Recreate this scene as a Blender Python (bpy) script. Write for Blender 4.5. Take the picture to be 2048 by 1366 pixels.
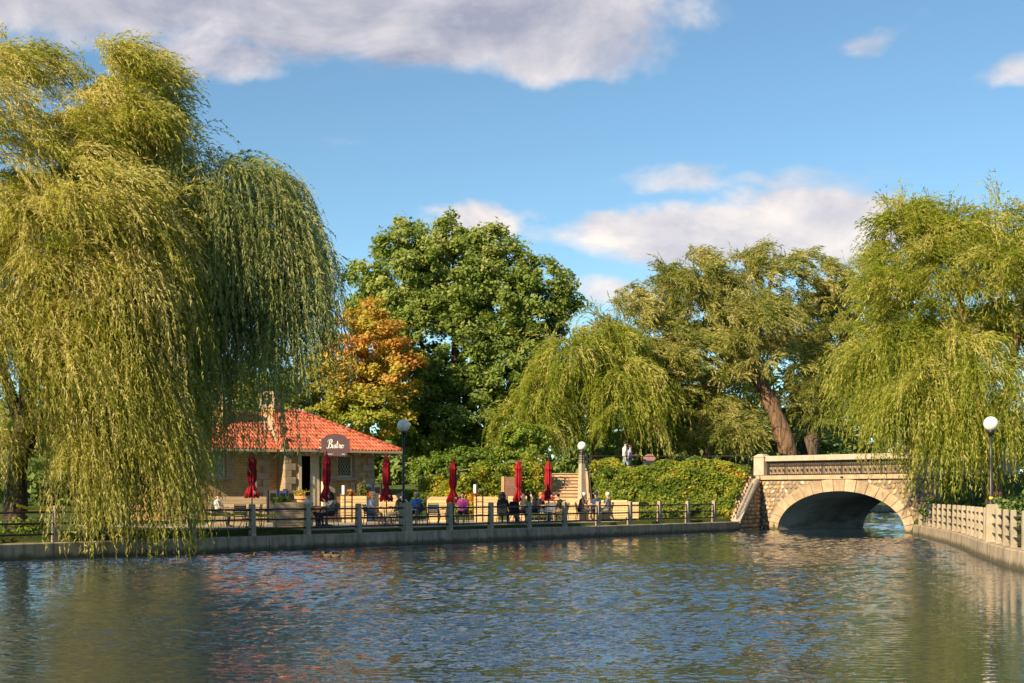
import bpy, bmesh, math, random
import numpy as np
from mathutils import Vector, Matrix, Euler

for _o in list(bpy.data.objects):
    bpy.data.objects.remove(_o)
SC = bpy.context.scene
COL = SC.collection
rng = np.random.default_rng(7)
R = random.Random(11)
PI = math.pi

# ------------------------------------------------------------------ camera
EYE = 1.96            # eye height above the water
cam_d = bpy.data.cameras.new('camera')
cam = bpy.data.objects.new('camera', cam_d)
COL.objects.link(cam)
cam.location = (0, 0, EYE)
cam.rotation_euler = (PI / 2, 0, 0)
cam_d.sensor_width = 36.0
cam_d.lens = 36.0 * 2900 / 2048
cam_d.shift_y = (987 - 683) / 2048
cam_d.clip_start = 0.1
cam_d.clip_end = 6000
SC.camera = cam

# ------------------------------------------------------------------ light
SUN_AZ = math.radians(42)      # degrees to the left of straight behind the viewer
SUN_EL = math.radians(30)
sun_dir = Vector((-math.sin(SUN_AZ) * math.cos(SUN_EL), -math.cos(SUN_AZ) * math.cos(SUN_EL), math.sin(SUN_EL)))
sd = bpy.data.lights.new('sun', 'SUN')
sd.energy = 4.6
sd.angle = math.radians(0.55)
sd.color = (1.0, 0.79, 0.50)
so = bpy.data.objects.new('sun', sd)
COL.objects.link(so)
so.rotation_euler = sun_dir.to_track_quat('Z', 'Y').to_euler()
so.location = (-40, -40, 60)

SC.view_settings.view_transform = 'Standard'
SC.view_settings.look = 'None'
SC.view_settings.gamma = 1.0
SC.view_settings.exposure = 1.2
SC.view_settings.use_curve_mapping = False
SC.cycles.max_bounces = 8
SC.cycles.diffuse_bounces = 5
SC.cycles.glossy_bounces = 3
SC.cycles.transmission_bounces = 4
SC.cycles.transparent_max_bounces = 4
SC.cycles.caustics_reflective = False
SC.cycles.caustics_refractive = False
SC.cycles.use_denoising = True

wd = bpy.data.worlds.new('World')
SC.world = wd
wd.use_nodes = True


class NT:
    """small node-graph helper"""
    def __init__(s, tree):
        s.t = tree
    def n(s, typ, **kw):
        nd = s.t.nodes.new(typ)
        for k, v in kw.items():
            setattr(nd, k, v)
        return nd
    def set(s, sock, v):
        if hasattr(v, 'is_linked') or isinstance(v, bpy.types.NodeSocket):
            s.t.links.new(v, sock)
        else:
            sock.default_value = v
    def m(s, op, a, b=None, c=None, clamp=False):
        nd = s.n('ShaderNodeMath', operation=op, use_clamp=clamp)
        s.set(nd.inputs[0], a)
        if b is not None: s.set(nd.inputs[1], b)
        if c is not None: s.set(nd.inputs[2], c)
        return nd.outputs[0]
    def ss(s, x, a, b, lo=0.0, hi=1.0):
        nd = s.n('ShaderNodeMapRange', interpolation_type='SMOOTHSTEP')
        s.set(nd.inputs[0], x); s.set(nd.inputs[1], a); s.set(nd.inputs[2], b)
        s.set(nd.inputs[3], lo); s.set(nd.inputs[4], hi)
        return nd.outputs[0]
    def mix(s, f, a, b, blend='MIX'):
        nd = s.n('ShaderNodeMix', data_type='RGBA', blend_type=blend)
        s.set(nd.inputs[0], f); s.set(nd.inputs[6], a); s.set(nd.inputs[7], b)
        return nd.outputs[2]
    def noise(s, vec, scale, detail=3, rough=0.55, dist=0.0):
        nd = s.n('ShaderNodeTexNoise')
        s.set(nd.inputs['Vector'], vec)
        nd.inputs['Scale'].default_value = scale
        nd.inputs['Detail'].default_value = detail
        nd.inputs['Roughness'].default_value = rough
        nd.inputs['Distortion'].default_value = dist
        return nd.outputs[0]
    def comb(s, x, y, z=0.0):
        nd = s.n('ShaderNodeCombineXYZ')
        s.set(nd.inputs[0], x); s.set(nd.inputs[1], y); s.set(nd.inputs[2], z)
        return nd.outputs[0]
    def vscale(s, vec, sc, loc=(0, 0, 0)):
        nd = s.n('ShaderNodeMapping')
        s.set(nd.inputs[0], vec)
        nd.inputs['Scale'].default_value = sc
        nd.inputs['Location'].default_value = loc
        return nd.outputs[0]
    def ramp(s, f, stops, interp='LINEAR'):
        nd = s.n('ShaderNodeValToRGB')
        s.set(nd.inputs[0], f)
        cr = nd.color_ramp
        cr.interpolation = interp
        while len(cr.elements) < len(stops): cr.elements.new(0.5)
        for e, (p, c) in zip(cr.elements, stops):
            e.position = p
            e.color = (*c, 1)
        return nd.outputs[0]


def build_world():
    t = wd.node_tree
    t.nodes.clear()
    g = NT(t)
    out = g.n('ShaderNodeOutputWorld')
    sky = g.n('ShaderNodeTexSky', sky_type='NISHITA')
    sky.sun_disc = False
    sky.sun_elevation = SUN_EL
    sky.sun_rotation = PI + SUN_AZ
    sky.air_density = 0.8
    sky.dust_density = 0.05
    sky.ozone_density = 1.3
    sky.altitude = 80
    bg = g.n('ShaderNodeBackground')
    g.set(bg.inputs[0], g.mix(1.0, sky.outputs[0], (0.86, 1.06, 1.04, 1), 'MULTIPLY'))     # camera white balance
    bg.inputs[1].default_value = 0.064
    tc = g.n('ShaderNodeTexCoord')
    sep = g.n('ShaderNodeSeparateXYZ')
    t.links.new(tc.outputs['Generated'], sep.inputs[0])
    az = g.m('ARCTAN2', sep.outputs[0], sep.outputs[1])
    el = g.m('ARCSINE', sep.outputs[2])
    P = g.comb(az, el, 0.0)
    # warp coordinates so cloud edges billow
    wv = g.vscale(P, (9, 16, 1))
    n1 = g.noise(wv, 1.0, 9, 0.60, 0.35)
    n2 = g.noise(g.vscale(P, (9, 16, 1), (0.10, -0.24, 0)), 1.0, 7, 0.55, 0.35)  # sample towards the sun
    big = g.noise(g.vscale(P, (2.2, 5.0, 1), (3.1, 1.7, 0)), 1.0, 3, 0.5)
    # cloud bodies in azimuth / elevation (radians): az, el, half width, half height, weight
    C = [(-0.10, 0.325, 0.225, 0.042, 1.25), (0.035, 0.318, 0.10, 0.036, 1.0), (-0.27, 0.335, 0.19, 0.048, 1.2),
         (-0.20, 0.288, 0.055, 0.018, 0.8), (0.04, 0.292, 0.09, 0.020, 0.8),
         (0.150, 0.172, 0.130, 0.024, 1.0), (0.215, 0.178, 0.085, 0.030, 1.1), (0.095, 0.176, 0.055, 0.021, 1.0),
         (0.105, 0.208, 0.060, 0.012, 0.55), (0.225, 0.208, 0.075, 0.012, 0.55),
         (-0.014, 0.182, 0.042, 0.020, 0.95), (0.065, 0.136, 0.045, 0.014, 0.75), (-0.16, 0.150, 0.05, 0.014, 0.45),
         (0.250, 0.290, 0.034, 0.011, 0.52), (0.338, 0.268, 0.03, 0.012, 0.6), (-0.13, 0.236, 0.03, 0.007, 0.3),
         (0.275, 0.302, 0.02, 0.007, 0.3)]
    wn = g.n('ShaderNodeTexNoise'); g.set(wn.inputs['Vector'], g.vscale(P, (13, 20, 1), (4, 4, 0)))
    wn.inputs['Scale'].default_value = 1.0; wn.inputs['Detail'].default_value = 4; wn.inputs['Roughness'].default_value = 0.55
    ws = g.n('ShaderNodeSeparateColor'); g.set(ws.inputs[0], wn.outputs['Color'])
    azw = g.m('ADD', az, g.m('MULTIPLY', g.m('SUBTRACT', ws.outputs[0], 0.5), 0.13))
    elw = g.m('ADD', el, g.m('MULTIPLY', g.m('SUBTRACT', ws.outputs[1], 0.5), 0.042))
    acc = None
    for a, e, ra, re, w in C:
        dx = g.m('DIVIDE', g.m('SUBTRACT', azw, a), ra)
        dy = g.m('DIVIDE', g.m('SUBTRACT', elw, e), re)
        d = g.m('SQRT', g.m('ADD', g.m('MULTIPLY', dx, dx), g.m('MULTIPLY', dy, dy)))
        v = g.m('MULTIPLY', g.ss(d, 0.25, 1.5, 1.0, 0.0), w)
        acc = v if acc is None else g.m('MAXIMUM', acc, v)
    # elsewhere in the sky: the same broken cumulus, scattered by noise
    outside = g.m('MAXIMUM', g.ss(g.m('ABSOLUTE', az), 0.36, 0.55), g.ss(el, 0.36, 0.50))
    gen = g.m('MULTIPLY', g.ss(big, 0.53, 0.66), outside)
    acc = g.m('MAXIMUM', acc, g.m('MULTIPLY', gen, 0.9))
    dens = g.m('ADD', acc, g.m('MULTIPLY', g.m('SUBTRACT', n1, 0.5), 1.1))
    dens = g.m('MULTIPLY', g.ss(dens, 0.28, 0.84), g.ss(acc, 0.03, 0.25))
    thick = g.m('MULTIPLY', g.ss(acc, 0.35, 1.2), g.ss(el, 0.235, 0.30))
    lit = g.m('ADD', g.m('MULTIPLY', g.m('SUBTRACT', n1, n2), 1.9), 0.64, clamp=True)
    lump2 = g.noise(g.vscale(P, (5, 11, 1), (1.2, 0.6, 0)), 1.0, 6, 0.55)
    lit = g.m('ADD', lit, g.m('MULTIPLY', g.m('SUBTRACT', lump2, 0.5), 0.9), clamp=True)
    lit = g.m('SUBTRACT', lit, g.m('MULTIPLY', g.ss(el, 0.235, 0.30), g.m('ADD', g.m('MULTIPLY', g.ss(acc, 0.25, 1.0), 0.26), 0.14)), clamp=True)
    col = g.ramp(lit, [(0.0, (0.30, 0.31, 0.39)), (0.45, (0.52, 0.50, 0.54)), (1.0, (0.86, 0.77, 0.70))])
    bg2 = g.n('ShaderNodeBackground')
    t.links.new(col, bg2.inputs[0])
    bg2.inputs[1].default_value = 0.58
    mx = g.n('ShaderNodeMixShader')
    g.set(mx.inputs[0], g.m('MULTIPLY', dens, 0.93))
    t.links.new(bg.outputs[0], mx.inputs[1])
    t.links.new(bg2.outputs[0], mx.inputs[2])
    t.links.new(mx.outputs[0], out.inputs[0])


build_world()


# ------------------------------------------------------------------ helpers
def wpt(px, py, Y):
    """world point that stands at depth Y on the sight line of photo pixel (px, py)"""
    return ((px - 1024) / 2900 * Y, Y, EYE - (py - 987) / 2900 * Y)


def tag(o, label=None, cat=None, group=None, kind=None):
    if label: o['label'] = label
    if cat: o['category'] = cat
    if group: o['group'] = group
    if kind: o['kind'] = kind
    return o


def empty(name, loc, rz=0.0):
    o = bpy.data.objects.new(name, None)
    COL.objects.link(o)
    o.location = loc
    o.rotation_euler = (0, 0, rz)
    o.empty_display_size = 0.2
    return o


def link_mesh(name, me, parent=None, loc=(0, 0, 0), rot=(0, 0, 0), scale=(1, 1, 1)):
    o = bpy.data.objects.new(name, me)
    COL.objects.link(o)
    o.parent = parent
    o.location = loc
    o.rotation_euler = rot
    o.scale = scale
    return o


def copy_tree(o, parent=None):
    c = o.copy()
    COL.objects.link(c)
    c.parent = parent
    for ch in o.children:
        copy_tree(ch, c)
    return c


class MB:
    """collects shapes of ONE part, then builds one mesh"""
    def __init__(s):
        s.v = []; s.f = []; s.mi = []
    def add(s, vs, fs, mi=0):
        b = len(s.v)
        s.v += [tuple(p) for p in vs]
        for f in fs:
            s.f.append([b + i for i in f]); s.mi.append(mi)
        return s
    def box(s, c, d, rz=0.0, mi=0, rot=None, taper=1.0):
        hx, hy, hz = d[0] / 2, d[1] / 2, d[2] / 2
        M = rot if rot is not None else Matrix.Rotation(rz, 3, 'Z')
        vs = []
        for z in (-1, 1):
            k = taper if z > 0 else 1.0
            for x, y in ((-1, -1), (1, -1), (1, 1), (-1, 1)):
                p = M @ Vector((x * hx * k, y * hy * k, z * hz))
                vs.append((c[0] + p.x, c[1] + p.y, c[2] + p.z))
        return s.add(vs, [(3, 2, 1, 0), (4, 5, 6, 7), (0, 1, 5, 4), (1, 2, 6, 5), (2, 3, 7, 6), (3, 0, 4, 7)], mi)
    def tube(s, pts, r, n=6, mi=0, cap=True):
        pts = [Vector(p) for p in pts]
        rs = r if isinstance(r, (list, tuple)) else [r] * len(pts)
        vs = []; fs = []
        up = Vector((0.13, 0.31, 0.94))
        for i, p in enumerate(pts):
            d = (pts[min(i + 1, len(pts) - 1)] - pts[max(i - 1, 0)])
            if d.length < 1e-9: d = Vector((0, 0, 1))
            d.normalize()
            a = up - d * up.dot(d)
            if a.length < 0.15:
                a = Vector((1, 0, 0)) - d * d.x
            a.normalize()
            b = d.cross(a)
            for k in range(n):
                an = 2 * PI * k / n
                vs.append(p + (a * math.cos(an) + b * math.sin(an)) * rs[i])
        for i in range(len(pts) - 1):
            for k in range(n):
                k2 = (k + 1) % n
                fs.append((i * n + k, i * n + k2, (i + 1) * n + k2, (i + 1) * n + k))
        if cap:
            fs.append(tuple(range(n - 1, -1, -1)))
            L = (len(pts) - 1) * n
            fs.append(tuple(L + k for k in range(n)))
        return s.add(vs, fs, mi)
    def lathe(s, prof, n=16, c=(0, 0, 0), mi=0, mod=None):
        vs = []; fs = []
        for i, (r, z) in enumerate(prof):
            for k in range(n):
                a = 2 * PI * k / n
                rr = r * (mod(i, a) if mod else 1.0)
                vs.append((c[0] + rr * math.cos(a), c[1] + rr * math.sin(a), c[2] + z))
        for i in range(len(prof) - 1):
            for k in range(n):
                k2 = (k + 1) % n
                fs.append((i * n + k, i * n + k2, (i + 1) * n + k2, (i + 1) * n + k))
        return s.add(vs, fs, mi)
    def prism(s, poly, y0, y1, axis='y', mi=0):
        """poly in the x-z plane, extruded along y (or in x-y extruded along z)"""
        n = len(poly)
        if axis == 'y':
            vs = [(p[0], y0, p[1]) for p in poly] + [(p[0], y1, p[1]) for p in poly]
        else:
            vs = [(p[0], p[1], y0) for p in poly] + [(p[0], p[1], y1) for p in poly]
        fs = [tuple(range(n)), tuple(range(2 * n - 1, n - 1, -1))]
        for i in range(n):
            j = (i + 1) % n
            fs.append((i, i + n, j + n, j))
        return s.add(vs, fs, mi)
    def sphere(s, c, r, nu=12, nv=8, mi=0):
        rr = r if isinstance(r, (list, tuple)) else (r, r, r)
        prof = [(math.sin(PI * i / nv), -math.cos(PI * i / nv)) for i in range(nv + 1)]
        vs = []; fs = []
        for (a, z) in prof:
            for k in range(nu):
                an = 2 * PI * k / nu
                vs.append((c[0] + rr[0] * a * math.cos(an), c[1] + rr[1] * a * math.sin(an), c[2] + rr[2] * z))
        for i in range(nv):
            for k in range(nu):
                k2 = (k + 1) % nu
                fs.append((i * nu + k, i * nu + k2, (i + 1) * nu + k2, (i + 1) * nu + k))
        return s.add(vs, fs, mi)
    def mesh(s, name, mats, smooth=False, merge=True):
        me = bpy.data.meshes.new(name)
        me.from_pydata(s.v, [], s.f)
        if not isinstance(mats, (list, tuple)): mats = [mats]
        for m in mats: me.materials.append(m)
        if len(mats) > 1:
            me.polygons.foreach_set('material_index', s.mi)
        bm = bmesh.new(); bm.from_mesh(me)
        if merge: bmesh.ops.remove_doubles(bm, verts=bm.verts, dist=1e-5)
        bmesh.ops.recalc_face_normals(bm, faces=bm.faces)
        bm.to_mesh(me); bm.free()
        if smooth:
            me.polygons.foreach_set('use_smooth', [True] * len(me.polygons))
        me.update()
        return me
    def build(s, name, mats, parent=None, loc=(0, 0, 0), rot=(0, 0, 0), smooth=False, merge=True):
        return link_mesh(name, s.mesh(name, mats, smooth, merge), parent, loc, rot)


def bevel(o, w=0.01, seg=1):
    m = o.modifiers.new('bevel', 'BEVEL'); m.width = w; m.segments = seg
    m.limit_method = 'ANGLE'
    return o


# ------------------------------------------------------------------ materials
def new_mat(name):
    m = bpy.data.materials.new(name); m.use_nodes = True
    t = m.node_tree
    b = t.nodes.get('Principled BSDF')
    return m, NT(t), b


def stone_like(name, c1, c2, scale=3.0, rough=0.85, bump=0.25, fine=40.0, streak=None, rnd=0.0, spec=0.3, wet=False):
    m, g, b = new_mat(name)
    tc = g.n('ShaderNodeTexCoord')
    vec = tc.outputs['Object']
    n = g.noise(vec, scale, 6, 0.6)
    col = g.mix(g.ss(n, 0.3, 0.7), (*c1, 1), (*c2, 1))
    nf = g.noise(vec, fine, 3, 0.6)
    col = g.mix(g.m('MULTIPLY', g.ss(nf, 0.35, 0.7), 0.30), col, (c1[0] * .45, c1[1] * .45, c1[2] * .45, 1))
    if streak:
        sc = g.vscale(vec, streak[1])
        ns = g.noise(sc, 1.0, 4, 0.6)
        col = g.mix(g.m('MULTIPLY', g.ss(ns, 0.42, 0.75), streak[2]), col, (*streak[0], 1))
    if wet:      # algae and damp at the waterline
        sz = g.n('ShaderNodeSeparateXYZ'); g.set(sz.inputs[0], vec)
        nw = g.noise(g.vscale(vec, (3, 3, 1.2)), 1.0, 4, 0.6)
        hgt = g.m('SUBTRACT', sz.outputs[2], g.m('MULTIPLY', nw, 0.30))
        col = g.mix(g.ss(hgt, -0.10, 0.10, 0.85, 0.0), col, (0.05, 0.048, 0.026, 1))
    if rnd:
        oi = g.n('ShaderNodeObjectInfo')
        hs = g.n('ShaderNodeHueSaturation')
        g.set(hs.inputs['Value'], g.m('ADD', g.m('MULTIPLY', oi.outputs['Random'], rnd), 1 - rnd / 2))
        g.set(hs.inputs['Color'], col); col = hs.outputs[0]
    g.set(b.inputs['Base Color'], col)
    b.inputs['Roughness'].default_value = rough
    b.inputs['Specular IOR Level'].default_value = spec
    if bump:
        bp = g.n('ShaderNodeBump'); bp.inputs['Strength'].default_value = bump; bp.inputs['Distance'].default_value = 0.02
        g.set(bp.inputs['Height'], g.m('ADD', n, g.m('MULTIPLY', nf, 0.5)))
        g.set(b.inputs['Normal'], bp.outputs[0])
    return m


def plain(name, c, rough=0.6, spec=0.4, var=0.25, scale=8.0, metal=0.0, bump=0.0):
    m, g, b = new_mat(name)
    tc = g.n('ShaderNodeTexCoord')
    n = g.noise(tc.outputs['Object'], scale, 4, 0.6)
    lo = tuple(x * (1 - var) for x in c); hi = tuple(min(1, x * (1 + var * 0.7)) for x in c)
    g.set(b.inputs['Base Color'], g.mix(g.ss(n, 0.3, 0.7), (*lo, 1), (*hi, 1)))
    b.inputs['Roughness'].default_value = rough
    b.inputs['Specular IOR Level'].default_value = spec
    b.inputs['Metallic'].default_value = metal
    if bump:
        bp = g.n('ShaderNodeBump'); bp.inputs['Strength'].default_value = bump; bp.inputs['Distance'].default_value = 0.01
        g.set(bp.inputs['Height'], n); g.set(b.inputs['Normal'], bp.outputs[0])
    return m


def wood_mat(name, c1, c2, rnd=0.35):
    m, g, b = new_mat(name)
    tc = g.n('ShaderNodeTexCoord')
    oi = g.n('ShaderNodeObjectInfo')
    v = g.n('ShaderNodeVectorMath', operation='ADD')
    g.set(v.inputs[0], tc.outputs['Object'])
    g.set(v.inputs[1], g.comb(g.m('MULTIPLY', oi.outputs['Random'], 37.0), 0.0, 0.0))
    n = g.noise(g.vscale(v.outputs[0], (1.2, 9, 30)), 1.0, 5, 0.6, 0.4)
    col = g.mix(g.ss(n, 0.3, 0.72), (*c1, 1), (*c2, 1))
    hs = g.n('ShaderNodeHueSaturation')
    g.set(hs.inputs['Value'], g.m('ADD', g.m('MULTIPLY', oi.outputs['Random'], rnd), 1 - rnd / 2))
    g.set(hs.inputs['Color'], col)
    g.set(b.inputs['Base Color'], hs.outputs[0])
    b.inputs['Roughness'].default_value = 0.75
    return m


def leaf_mat(name, stops, trans=0.38, rough=0.5, spec=0.12, wide=0.0):
    """two sided leaf: reflects and lets light through; colour from the per-leaf 'tint'"""
    m, g, b = new_mat(name)
    t = m.node_tree
    at = g.n('ShaderNodeAttribute', attribute_name='tint')
    col = g.ramp(at.outputs['Fac'], stops)
    g.set(b.inputs['Base Color'], col)
    b.inputs['Roughness'].default_value = rough
    b.inputs['Specular IOR Level'].default_value = spec
    tr = g.n('ShaderNodeBsdfTranslucent')
    hs = g.n('ShaderNodeHueSaturation')
    hs.inputs['Saturation'].default_value = 1.15
    hs.inputs['Value'].default_value = 1.25
    g.set(hs.inputs['Color'], col)
    g.set(tr.inputs[0], hs.outputs[0])
    mx = g.n('ShaderNodeMixShader'); mx.inputs[0].default_value = trans
    t.links.new(b.outputs[0], mx.inputs[1]); t.links.new(tr.outputs[0], mx.inputs[2])
    out = [n for n in t.nodes if n.type == 'OUTPUT_MATERIAL'][0]
    t.links.new(mx.outputs[0], out.inputs[0])
    return m


M = {}
M['concrete'] = stone_like('weathered_concrete', (0.30, 0.27, 0.23), (0.42, 0.38, 0.32), 2.0, 0.9, 0.3, 30,
                           streak=((0.16, 0.14, 0.115), (7, 7, 0.8), 0.6))
M['quay'] = stone_like('quay_concrete', (0.30, 0.24, 0.17), (0.46, 0.38, 0.28), 1.2, 0.9, 0.35, 25,
                       streak=((0.11, 0.095, 0.07), (5, 5, 0.5), 0.8), wet=True)
M['post'] = stone_like('post_concrete', (0.31, 0.26, 0.19), (0.42, 0.36, 0.27), 4.0, 0.9, 0.3, 45,
                       streak=((0.22, 0.18, 0.13), (12, 12, 2.0), 0.5), rnd=0.18)
M['coping'] = stone_like('bridge_coping_stone', (0.40, 0.32, 0.25), (0.50, 0.41, 0.33), 2.0, 0.85, 0.15, 40,
                         streak=((0.36, 0.30, 0.24), (3, 3, 1.2), 0.35))
M['cornice'] = stone_like('bridge_cornice_stone', (0.36, 0.265, 0.175), (0.47, 0.36, 0.24), 3.0, 0.9, 0.25, 30, rnd=0.1)
M['voussoir'] = stone_like('voussoir_stone', (0.33, 0.245, 0.16), (0.46, 0.36, 0.245), 2.5, 0.9, 0.3, 30,
                           streak=((0.24, 0.17, 0.10), (2, 2, 1.5), 0.6), rnd=0.30, wet=True)
M['vault'] = stone_like('vault_concrete', (0.50, 0.46, 0.40), (0.62, 0.58, 0.51), 0.8, 0.9, 0.2, 20,
                        streak=((0.09, 0.08, 0.07), (0.4, 0.7, 3.0), 0.6))
M['mortar'] = stone_like('rubble_mortar', (0.20, 0.16, 0.11), (0.30, 0.24, 0.17), 5.0, 0.95, 0.5, 40, wet=True)
M['patio'] = stone_like('patio_concrete', (0.30, 0.25, 0.20), (0.40, 0.34, 0.27), 0.7, 0.9, 0.2, 20)
M['path'] = stone_like('gravel_path', (0.30, 0.27, 0.23), (0.38, 0.34, 0.28), 1.5, 0.95, 0.3, 40)
M['step'] = stone_like('tan_step_stone', (0.44, 0.30, 0.18), (0.54, 0.39, 0.24), 2.5, 0.9, 0.2, 35, rnd=0.12)
M['quoin'] = stone_like('quoin_limestone', (0.27, 0.205, 0.15), (0.37, 0.29, 0.22), 3.0, 0.9, 0.25, 30, rnd=0.2)
M['iron'] = plain('black_painted_iron', (0.018, 0.018, 0.02), 0.42, 0.5, 0.3)
M['chair_metal'] = plain('charcoal_chair_metal', (0.03, 0.032, 0.036), 0.45, 0.5, 0.3)
M['slat'] = plain('grey_blue_slats', (0.20, 0.22, 0.25), 0.6, 0.3, 0.15)
M['cream'] = plain('cream_paint', (0.55, 0.47, 0.34), 0.55, 0.4, 0.12)
M['gutter'] = plain('tan_gutter', (0.33, 0.26, 0.17), 0.55, 0.4, 0.15)
M['sign'] = plain('plum_brown_sign', (0.085, 0.050, 0.058), 0.6, 0.35, 0.12)
M['white'] = plain('white_paint', (0.80, 0.79, 0.76), 0.5, 0.4, 0.05)
M['grey_white'] = plain('pale_grey_letter', (0.62, 0.62, 0.62), 0.5, 0.4, 0.05)
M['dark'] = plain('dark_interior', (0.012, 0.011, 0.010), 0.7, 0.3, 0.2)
M['lead'] = plain('lead_lattice', (0.42, 0.40, 0.35), 0.5, 0.4, 0.1)
M['flash'] = plain('lead_flashing', (0.55, 0.52, 0.48), 0.5, 0.4, 0.15)
M['bin_grey'] = plain('bin_grey', (0.11, 0.10, 0.085), 0.5, 0.4, 0.15)
M['bin_blue'] = plain('bin_blue', (0.035, 0.09, 0.22), 0.5, 0.4, 0.15)
M['bin_green'] = plain('bin_green_mark', (0.12, 0.42, 0.10), 0.5, 0.4, 0.1)
M['cabinet'] = plain('brown_cabinet', (0.20, 0.11, 0.075), 0.6, 0.35, 0.15)
M['cabinet_edge'] = plain('tan_cabinet_frame', (0.45, 0.29, 0.15), 0.6, 0.35, 0.15)
M['terracotta'] = plain('terracotta_pot', (0.46, 0.25, 0.12), 0.8, 0.2, 0.2)
M['tape'] = plain('yellow_caution_tape', (0.75, 0.55, 0.02), 0.45, 0.5, 0.1)
M['red_cloth'] = plain('red_umbrella_cloth', (0.25, 0.008, 0.015), 0.75, 0.2, 0.3, 5.0, bump=0.2)
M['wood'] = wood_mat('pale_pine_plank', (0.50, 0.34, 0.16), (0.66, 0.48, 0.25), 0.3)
M['wood_shaded'] = wood_mat('shaded_pine_plank', (0.30, 0.22, 0.14), (0.44, 0.34, 0.21), 0.3)  # darker copy of the pale pine, shade painted in for the shaded planters
M['grey_block'] = stone_like('grey_plinth', (0.40, 0.38, 0.33), (0.50, 0.47, 0.41), 3, 0.9, 0.2)
M['duck_body'] = plain('duck_brown_feather', (0.13, 0.085, 0.05), 0.7, 0.2, 0.5, 30)
M['duck_head'] = plain('duck_head_feather', (0.09, 0.06, 0.04), 0.7, 0.2, 0.4, 30)
M['duck_bill'] = plain('duck_bill', (0.45, 0.26, 0.05), 0.5, 0.3, 0.1)


def glass_mat():
    m, g, b = new_mat('dark_window_glass')
    b.inputs['Base Color'].default_value = (0.02, 0.022, 0.024, 1)
    b.inputs['Roughness'].default_value = 0.08
    b.inputs['Specular IOR Level'].default_value = 0.6
    return m
M['glass'] = glass_mat()


def globe_mat():
    m, g, b = new_mat('opal_globe')
    tc = g.n('ShaderNodeTexCoord')
    n = g.noise(tc.outputs['Object'], 3.0, 4, 0.6)
    g.set(b.inputs['Base Color'], g.mix(g.ss(n, 0.35, 0.75), (0.82, 0.79, 0.72, 1), (0.70, 0.66, 0.57, 1)))
    b.inputs['Roughness'].default_value = 0.3
    b.inputs['Subsurface Weight'].default_value = 0.35
    b.inputs['Subsurface Radius'].default_value = (0.12, 0.12, 0.1)
    return m
M['globe'] = globe_mat()


def rubble_mat():
    m, g, b = new_mat('fieldstone')
    oi = g.n('ShaderNodeObjectInfo')
    tc = g.n('ShaderNodeTexCoord')
    c = g.ramp(oi.outputs['Random'], [(0, (0.22, 0.16, 0.11)), (0.16, (0.45, 0.30, 0.15)), (0.34, (0.36, 0.27, 0.18)),
                                      (0.5, (0.52, 0.40, 0.24)), (0.66, (0.26, 0.22, 0.19)), (0.78, (0.44, 0.27, 0.12)),
                                      (0.9, (0.55, 0.48, 0.38)), (1, (0.20, 0.14, 0.11))], 'CONSTANT')
    n = g.noise(tc.outputs['Object'], 9, 5, 0.65)
    c = g.mix(g.m('MULTIPLY', g.ss(n, 0.4, 0.75), 0.5), c, (0.12, 0.09, 0.06, 1))
    g.set(b.inputs['Base Color'], c)
    b.inputs['Roughness'].default_value = 0.85
    bp = g.n('ShaderNodeBump'); bp.inputs['Strength'].default_value = 0.3; bp.inputs['Distance'].default_value = 0.02
    g.set(bp.inputs['Height'], n); g.set(b.inputs['Normal'], bp.outputs[0])
    return m
M['rubble'] = rubble_mat()


def brick_mat():
    m, g, b = new_mat('buff_brick')
    tc = g.n('ShaderNodeTexCoord')
    sep = g.n('ShaderNodeSeparateXYZ'); g.set(sep.inputs[0], tc.outputs['Object'])
    v = g.comb(g.m('ADD', sep.outputs[0], sep.outputs[1]), sep.outputs[2], 0.0)
    br = g.n('ShaderNodeTexBrick')
    g.set(br.inputs['Vector'], v)
    br.inputs['Color1'].default_value = (0.50, 0.29, 0.11, 1)
    br.inputs['Color2'].default_value = (0.36, 0.19, 0.07, 1)
    br.inputs['Mortar'].default_value = (0.17, 0.11, 0.06, 1)
    br.inputs['Scale'].default_value = 1.0
    br.inputs['Brick Width'].default_value = 0.24
    br.inputs['Row Height'].default_value = 0.078
    br.inputs['Mortar Size'].default_value = 0.010
    br.inputs['Bias'].default_value = -0.1
    n = g.noise(tc.outputs['Object'], 2.2, 5, 0.6)
    col = g.mix(g.m('MULTIPLY', g.ss(n, 0.4, 0.7), 0.45), br.outputs[0], (0.50, 0.33, 0.14, 1))
    g.set(b.inputs['Base Color'], col)
    b.inputs['Roughness'].default_value = 0.9
    bp = g.n('ShaderNodeBump'); bp.inputs['Strength'].default_value = 0.6; bp.inputs['Distance'].default_value = 0.01
    g.set(bp.inputs['Height'], g.m('SUBTRACT', 1.0, br.outputs['Fac'])); g.set(b.inputs['Normal'], bp.outputs[0])
    return m
M['brick'] = brick_mat()


def tile_mat():
    m, g, b = new_mat('clay_roof_tile')
    tc = g.n('ShaderNodeTexCoord')
    at = g.n('ShaderNodeAttribute', attribute_name='tint')
    c = g.ramp(at.outputs['Fac'], [(0, (0.34, 0.078, 0.042)), (0.5, (0.46, 0.118, 0.062)), (1, (0.54, 0.17, 0.10))])
    n = g.noise(tc.outputs['Object'], 2.5, 6, 0.65)
    c = g.mix(g.m('MULTIPLY', g.ss(n, 0.42, 0.75), 0.62), c, (0.17, 0.06, 0.04, 1))
    n2 = g.noise(tc.outputs['Object'], 14, 4, 0.6)
    c = g.mix(g.m('MULTIPLY', g.ss(n2, 0.55, 0.8), 0.35), c, (0.60, 0.28, 0.16, 1))
    g.set(b.inputs['Base Color'], c)
    b.inputs['Roughness'].default_value = 0.7
    b.inputs['Specular IOR Level'].default_value = 0.3
    return m
M['tile'] = tile_mat()


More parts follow.
